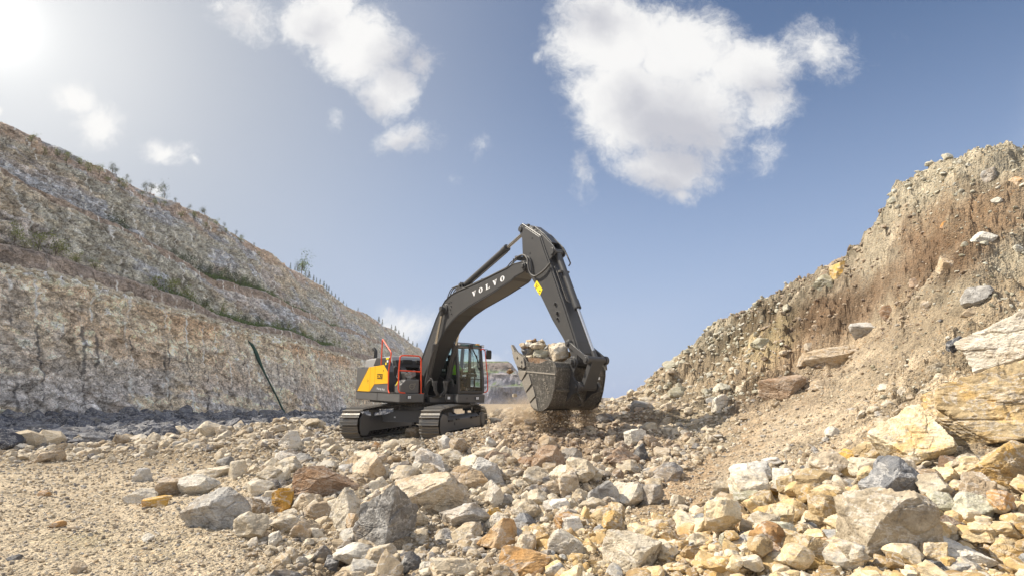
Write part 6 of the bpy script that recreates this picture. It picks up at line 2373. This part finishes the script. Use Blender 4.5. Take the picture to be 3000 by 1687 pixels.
def top_s(px, s_lo, s_hi):
    """highest seen point of the wall in a column"""
    u = ray(px, 900)[0]
    best = None
    for k in range(int(np.argmin(np.abs(sv - s_lo))), int(np.argmin(np.abs(sv - s_hi)))):
        line = PWg[:, k, :]
        j = int(np.argmin(np.abs(line[:, 0] / np.maximum(line[:, 1], .1) - u)))
        q = line[j]
        e = (q[2] - CZ) / q[1]
        if best is None or e > best[0]:
            best = (e, q)
    return best[1]


S_L1 = seg[7] + .7
S_L2 = seg[15] + .8
for px_ in (300, 322, 487, 523, 548, 575, 600, 613, 628, 648, 662, 680, 697, 712, 735):
    plant('dark', wall_s(px_, S_L2 - .4), vr.uniform(1.1, 1.9), vr.uniform(.7, 1.0), 'shrub', 'dark green bush in the row along the upper quarry ledge', 'shrub', 'dark bushes on the upper ledge', vr)
for px_ in (330, 470, 505, 560, 640, 672, 705, 722, 750, 765, 790, 812, 838, 860, 885, 905, 930, 960, 985):
    plant('green', wall_s(px_, S_L2 - .3), vr.uniform(.7, 1.5), vr.uniform(.9, 1.3), 'shrub', 'small green bush on the upper quarry ledge', 'shrub', 'green bushes on the upper ledge', vr)
for px_ in (12, 45, 85, 140, 205, 262, 445, 490, 505, 540, 552, 600, 617, 655, 700, 728, 772, 803, 818, 850, 866, 892, 915, 938, 962, 985, 1000, 1022):
    plant('yellow', wall_s(px_, S_L1 - .4), vr.uniform(.9, 2.0), vr.uniform(.6, 1.0), 'shrub', 'yellow green leafy sapling on the lower quarry ledge', 'shrub', 'saplings on the lower ledge', vr)
for px_ in (595, 690, 715, 752, 780, 835, 880, 950):
    plant('dark', wall_s(px_, S_L1 - .3), vr.uniform(.9, 1.6), 1.0, 'shrub', 'dark low bush on the lower quarry ledge', 'shrub', 'dark bushes on the lower ledge', vr)
for k, px_ in enumerate((12, 52, 100, 130, 170, 200, 235, 262, 300, 318, 372, 417, 445, 500, 540, 580, 612, 640, 690, 745)):
    q = top_s(px_, seg[16], seg[-4])
    plant('yellow', wall_s(px_, seg[19] - .6 - .8 * (k % 2)), vr.uniform(.9, 1.5), vr.uniform(.7, 1.2), 'shrub', 'pale green tuft rooted in the top face just under the skyline', 'shrub', 'tufts below the skyline', vr)
for px_, hh_ in ((276, 1.3), (284, .9), (318, .7), (332, .6), (388, 1.3), (400, 1.5), (444, 2.2), (480, .7), (525, .8), (563, 1.2), (572, 1.0), (632, .8), (670, .8), (690, .7), (730, .6)):
    plant('dark', top_s(px_, seg[18], seg[-3]), hh_ * .8, .9, 'shrub', 'small dark bush standing on the skyline of the quarry wall', 'shrub', 'bushes on the skyline', vr)
plant('green', top_s(876, seg[18], seg[-3]), 4.6, .8, 'tree', 'tallest young tree on the skyline of the quarry wall', 'tree', 'skyline trees', vr)
plant('dark', top_s(864, seg[18], seg[-3]), 2.2, .6, 'tree', 'thin tree just left of the tallest skyline tree', 'tree', 'skyline trees', vr)
for px_, hh_ in ((843, 2.0), (857, 1.5), (889, 1.8), (900, 2.4), (911, 1.9), (922, 1.8), (934, 2.0), (944, 1.8), (953, 2.0), (961, 1.8), (970, 1.7), (980, 1.6), (992, 1.5), (1005, 1.3), (1015, 1.3), (1050, 1.6), (1112, 3.0), (1122, 3.2), (1150, 2.5), (1162, 3.0), (1172, 2.6), (1186, 3.2), (1200, 3.0), (1214, 2.6), (1226, 3.0)):
    plant('spire', top_s(px_, seg[18], seg[-3]), hh_ * .68, vr.uniform(.8, 1.5), 'tree', 'tiny conifer sapling in the line on the far skyline', 'tree', 'conifer saplings on the skyline', vr)
# plants of the far hill
hpx, hpy = project(HV)
for k, (px_, py_, hh_, kd) in enumerate([(1433, 1111, 3.4, 'dark'), (1442, 1110, 5.2, 'dark'), (1445, 1110, 4.6, 'dark'), (1451, 1110, 4.8, 'dark')]):
    q = at(px_, py_, HY0 + 22)
    plant(kd, q, hh_, .7, 'tree', ['lone short tree on the flat top of the distant hill', 'left tree of the pair on the distant hill', 'right tree of the pair on the distant hill', 'rightmost tree on the flat top of the distant hill'][k], 'tree', 'trees on the distant hill', vr)


def clumps(name, label, anchors, n, spread, leaf, m):
    V, Fc = [], []
    for i in range(n):
        c = anchors[vr.integers(0, len(anchors))] + vr.normal(size=3) * np.array(spread)
        q = rot3(vr)
        pts = (np.array([(-.5, 0, 0), (0, -.2, .1), (.5, 0, 0), (0, .2, .1)]) * leaf * vr.uniform(.6, 1.5)) @ q.T + c
        o_ = len(V)
        V += list(pts)
        Fc.append((o_, o_ + 1, o_ + 2, o_ + 3))
    o = link(name, mesh_from(name, np.array(V), np.array(Fc), [vm[m]]), kind='stuff')
    o['label'] = label
    return o


aL1 = np.array([wall_s(px_, S_L1 + vr.uniform(-.9, .2)) + np.array((0, 0, .22)) for px_ in np.r_[vr.uniform(640, 980, 170), vr.uniform(440, 640, 20)]])
aL2 = np.array([wall_s(px_, S_L2 + vr.uniform(-.6, .3)) + np.array((0, 0, .22)) for px_ in np.r_[vr.uniform(600, 1010, 150), vr.uniform(480, 620, 15)]])
clumps('ledge_grass', 'bright green grass growing along the lower quarry ledge', aL1, 14000, (.25, .9, .18), .20, 'leaf_green')
clumps('ledge_grass', 'green grass growing along the upper quarry ledge', aL2, 9000, (.25, 1.2, .14), .20, 'leaf_green')
# loose stones along the lips of the ledges
lr = np.random.default_rng(66)
n = 2600
yl_ = np.exp(lr.uniform(math.log(24), math.log(200), n))
sl_ = seg[3] + lr.normal(size=n) * .22 + .15
q = np.array([PWg[int(np.argmin(np.abs(wy - a))), int(np.argmin(np.abs(sv - b)))] for a, b in zip(yl_, sl_)])
V, Fc, mi = merged(1, 8, q[:, 0], yl_, q[:, 2], lr.uniform(.10, .42, n) * (1 + yl_ / 200), np.zeros(n, int), lr, seed0=700)
o = link('ledge_rubble', mesh_from('ledge_rubble', V, Fc, [M['pale']]), kind='stuff')
o['label'] = 'pale loose stones lying along the lip of the lower quarry ledge'

# ---- dark green strip hanging down the wall
gp = []
gw = []
for (px_, py_, w_) in ((722, 998, .10), (733, 1010, .30), (744, 1032, .42), (752, 1052, .40), (764, 1080, .22), (778, 1108, .18), (792, 1135, .17), (806, 1162, .18), (818, 1188, .20), (830, 1212, .26), (836, 1222, .3)):
    d = (pw_x - px_) ** 2 + (pw_y - py_) ** 2 + np.where(PW[:, 2] > 9.5, 1e6, 0)
    b_ = PW[int(np.argmin(d))]
    Yw = b_[1]
    gp.append(at(px_, py_, Yw - .1) + np.array((.22, 0, 0)))
    gw.append(w_ * .5)
gm3, t, p, out = mat('green_cloth')
p.inputs['Base Color'].default_value = (.010, .055, .040, 1)
p.inputs['Roughness'].default_value = .8
gs = MB()
gs.tube([tuple(q) for q in gp], gw, 8)
o = gs.build('netting_strip', gm3, smooth=50)
o['label'] = 'dark green strip of netting hanging down the lower quarry face'
o['category'] = 'netting'

# ---- dirt pouring from under the bucket and the dust it raises
dr5 = np.random.default_rng(91)
n = 5200
half = dr5.random(n) < .86
xl = np.where(half, 7.42 + dr5.normal(size=n) * .13, 7.5 + dr5.normal(size=n) * .15)
yl_ = np.where(half, dr5.uniform(-.72, .12, n), dr5.uniform(.50, .72, n))
zl = 1.13 - np.abs(dr5.normal(size=n)) * .22 * (.7 + .5 * np.sin(yl_ * 9) ** 2)
ok = zl > .42
pts = (np.c_[xl, yl_, zl][ok]) @ MS.T + T0
sz = dr5.uniform(.008, .034, len(pts)) * (1 + 1.1 * (dr5.random(len(pts)) < .06))
V, Fc, mi = merged(1, 6, pts[:, 0], pts[:, 1], pts[:, 2], sz, np.zeros(len(pts), int), dr5, sink=.5, seed0=800)
o = link('falling_dirt', mesh_from('falling_dirt', V, Fc, [M['tan']]), kind='stuff')
o['label'] = 'clods of brown dirt pouring down from under the bucket'


def cloud(name, label, c, rad_, dens, col, scale, seed):
    V, Fc = ico(4)
    V = V * (1 + .18 * fbm(V * 1.5 + seed, 3))[:, None] * np.array(rad_)
    m_ = bpy.data.materials.new(name)
    m_.use_nodes = True
    t = NT(m_.node_tree)
    out = t.n('ShaderNodeOutputMaterial')
    pv = t.n('ShaderNodeVolumePrincipled')
    pv.inputs['Color'].default_value = (*col, 1)
    pv.inputs['Anisotropy'].default_value = .2
    tcn = t.n('ShaderNodeTexCoord')
    mp = t.mapping(tcn.outputs['Object'], scale=tuple(1 / k for k in rad_))
    g = t.n('ShaderNodeTexGradient', gradient_type='SPHERICAL')
    t.l(mp, g.inputs[0])
    nn = t.noise(tcn.outputs['Object'], scale, 4, .6, .5)
    d = t.math('MULTIPLY', t.ramp(nn, [(.36, 0.0), (.66, 1.0)]), t.math('MULTIPLY', g.outputs['Fac'], dens))
    t.l(d, pv.inputs['Density'])
    t.l(pv.outputs[0], out.inputs['Volume'])
    m_.cycles.volume_step_rate = 1.0
    o = link(name, mesh_from(name, V, Fc, [m_]), loc=c, kind='stuff')
    o['label'] = label


cloud('dust_cloud', 'pale dust drifting beside the right track below the bucket', at(1515, 1198, 15.2), (1.0, .7, .42), 1.9, (.88, .76, .60), 2.6, 3)
cloud('dust_cloud', 'tan dust curtain under the left half of the bucket', at(1560, 1212, 13.7), (.75, .35, .42), 5.0, (.74, .56, .36), 5.0, 9)
cloud('dust_cloud', 'thin brown dust under the right end of the bucket', at(1735, 1222, 13.6), (.55, .4, .33), 3.5, (.74, .58, .40), 5.0, 14)

# ---- the air
hb = MB().box(-75, 110, -8, 460, -4.5, 62)
hm = bpy.data.materials.new('air')
hm.use_nodes = True
t = NT(hm.node_tree)
out = t.n('ShaderNodeOutputMaterial')
pv = t.n('ShaderNodeVolumePrincipled')
pv.inputs['Color'].default_value = (.93, .95, 1.0, 1)
pv.inputs['Density'].default_value = HAZE
pv.inputs['Anisotropy'].default_value = .35
t.l(pv.outputs[0], out.inputs['Volume'])
o = hb.build('haze', hm)
o['kind'] = 'stuff'
o['label'] = 'thin bright haze in the quarry air'
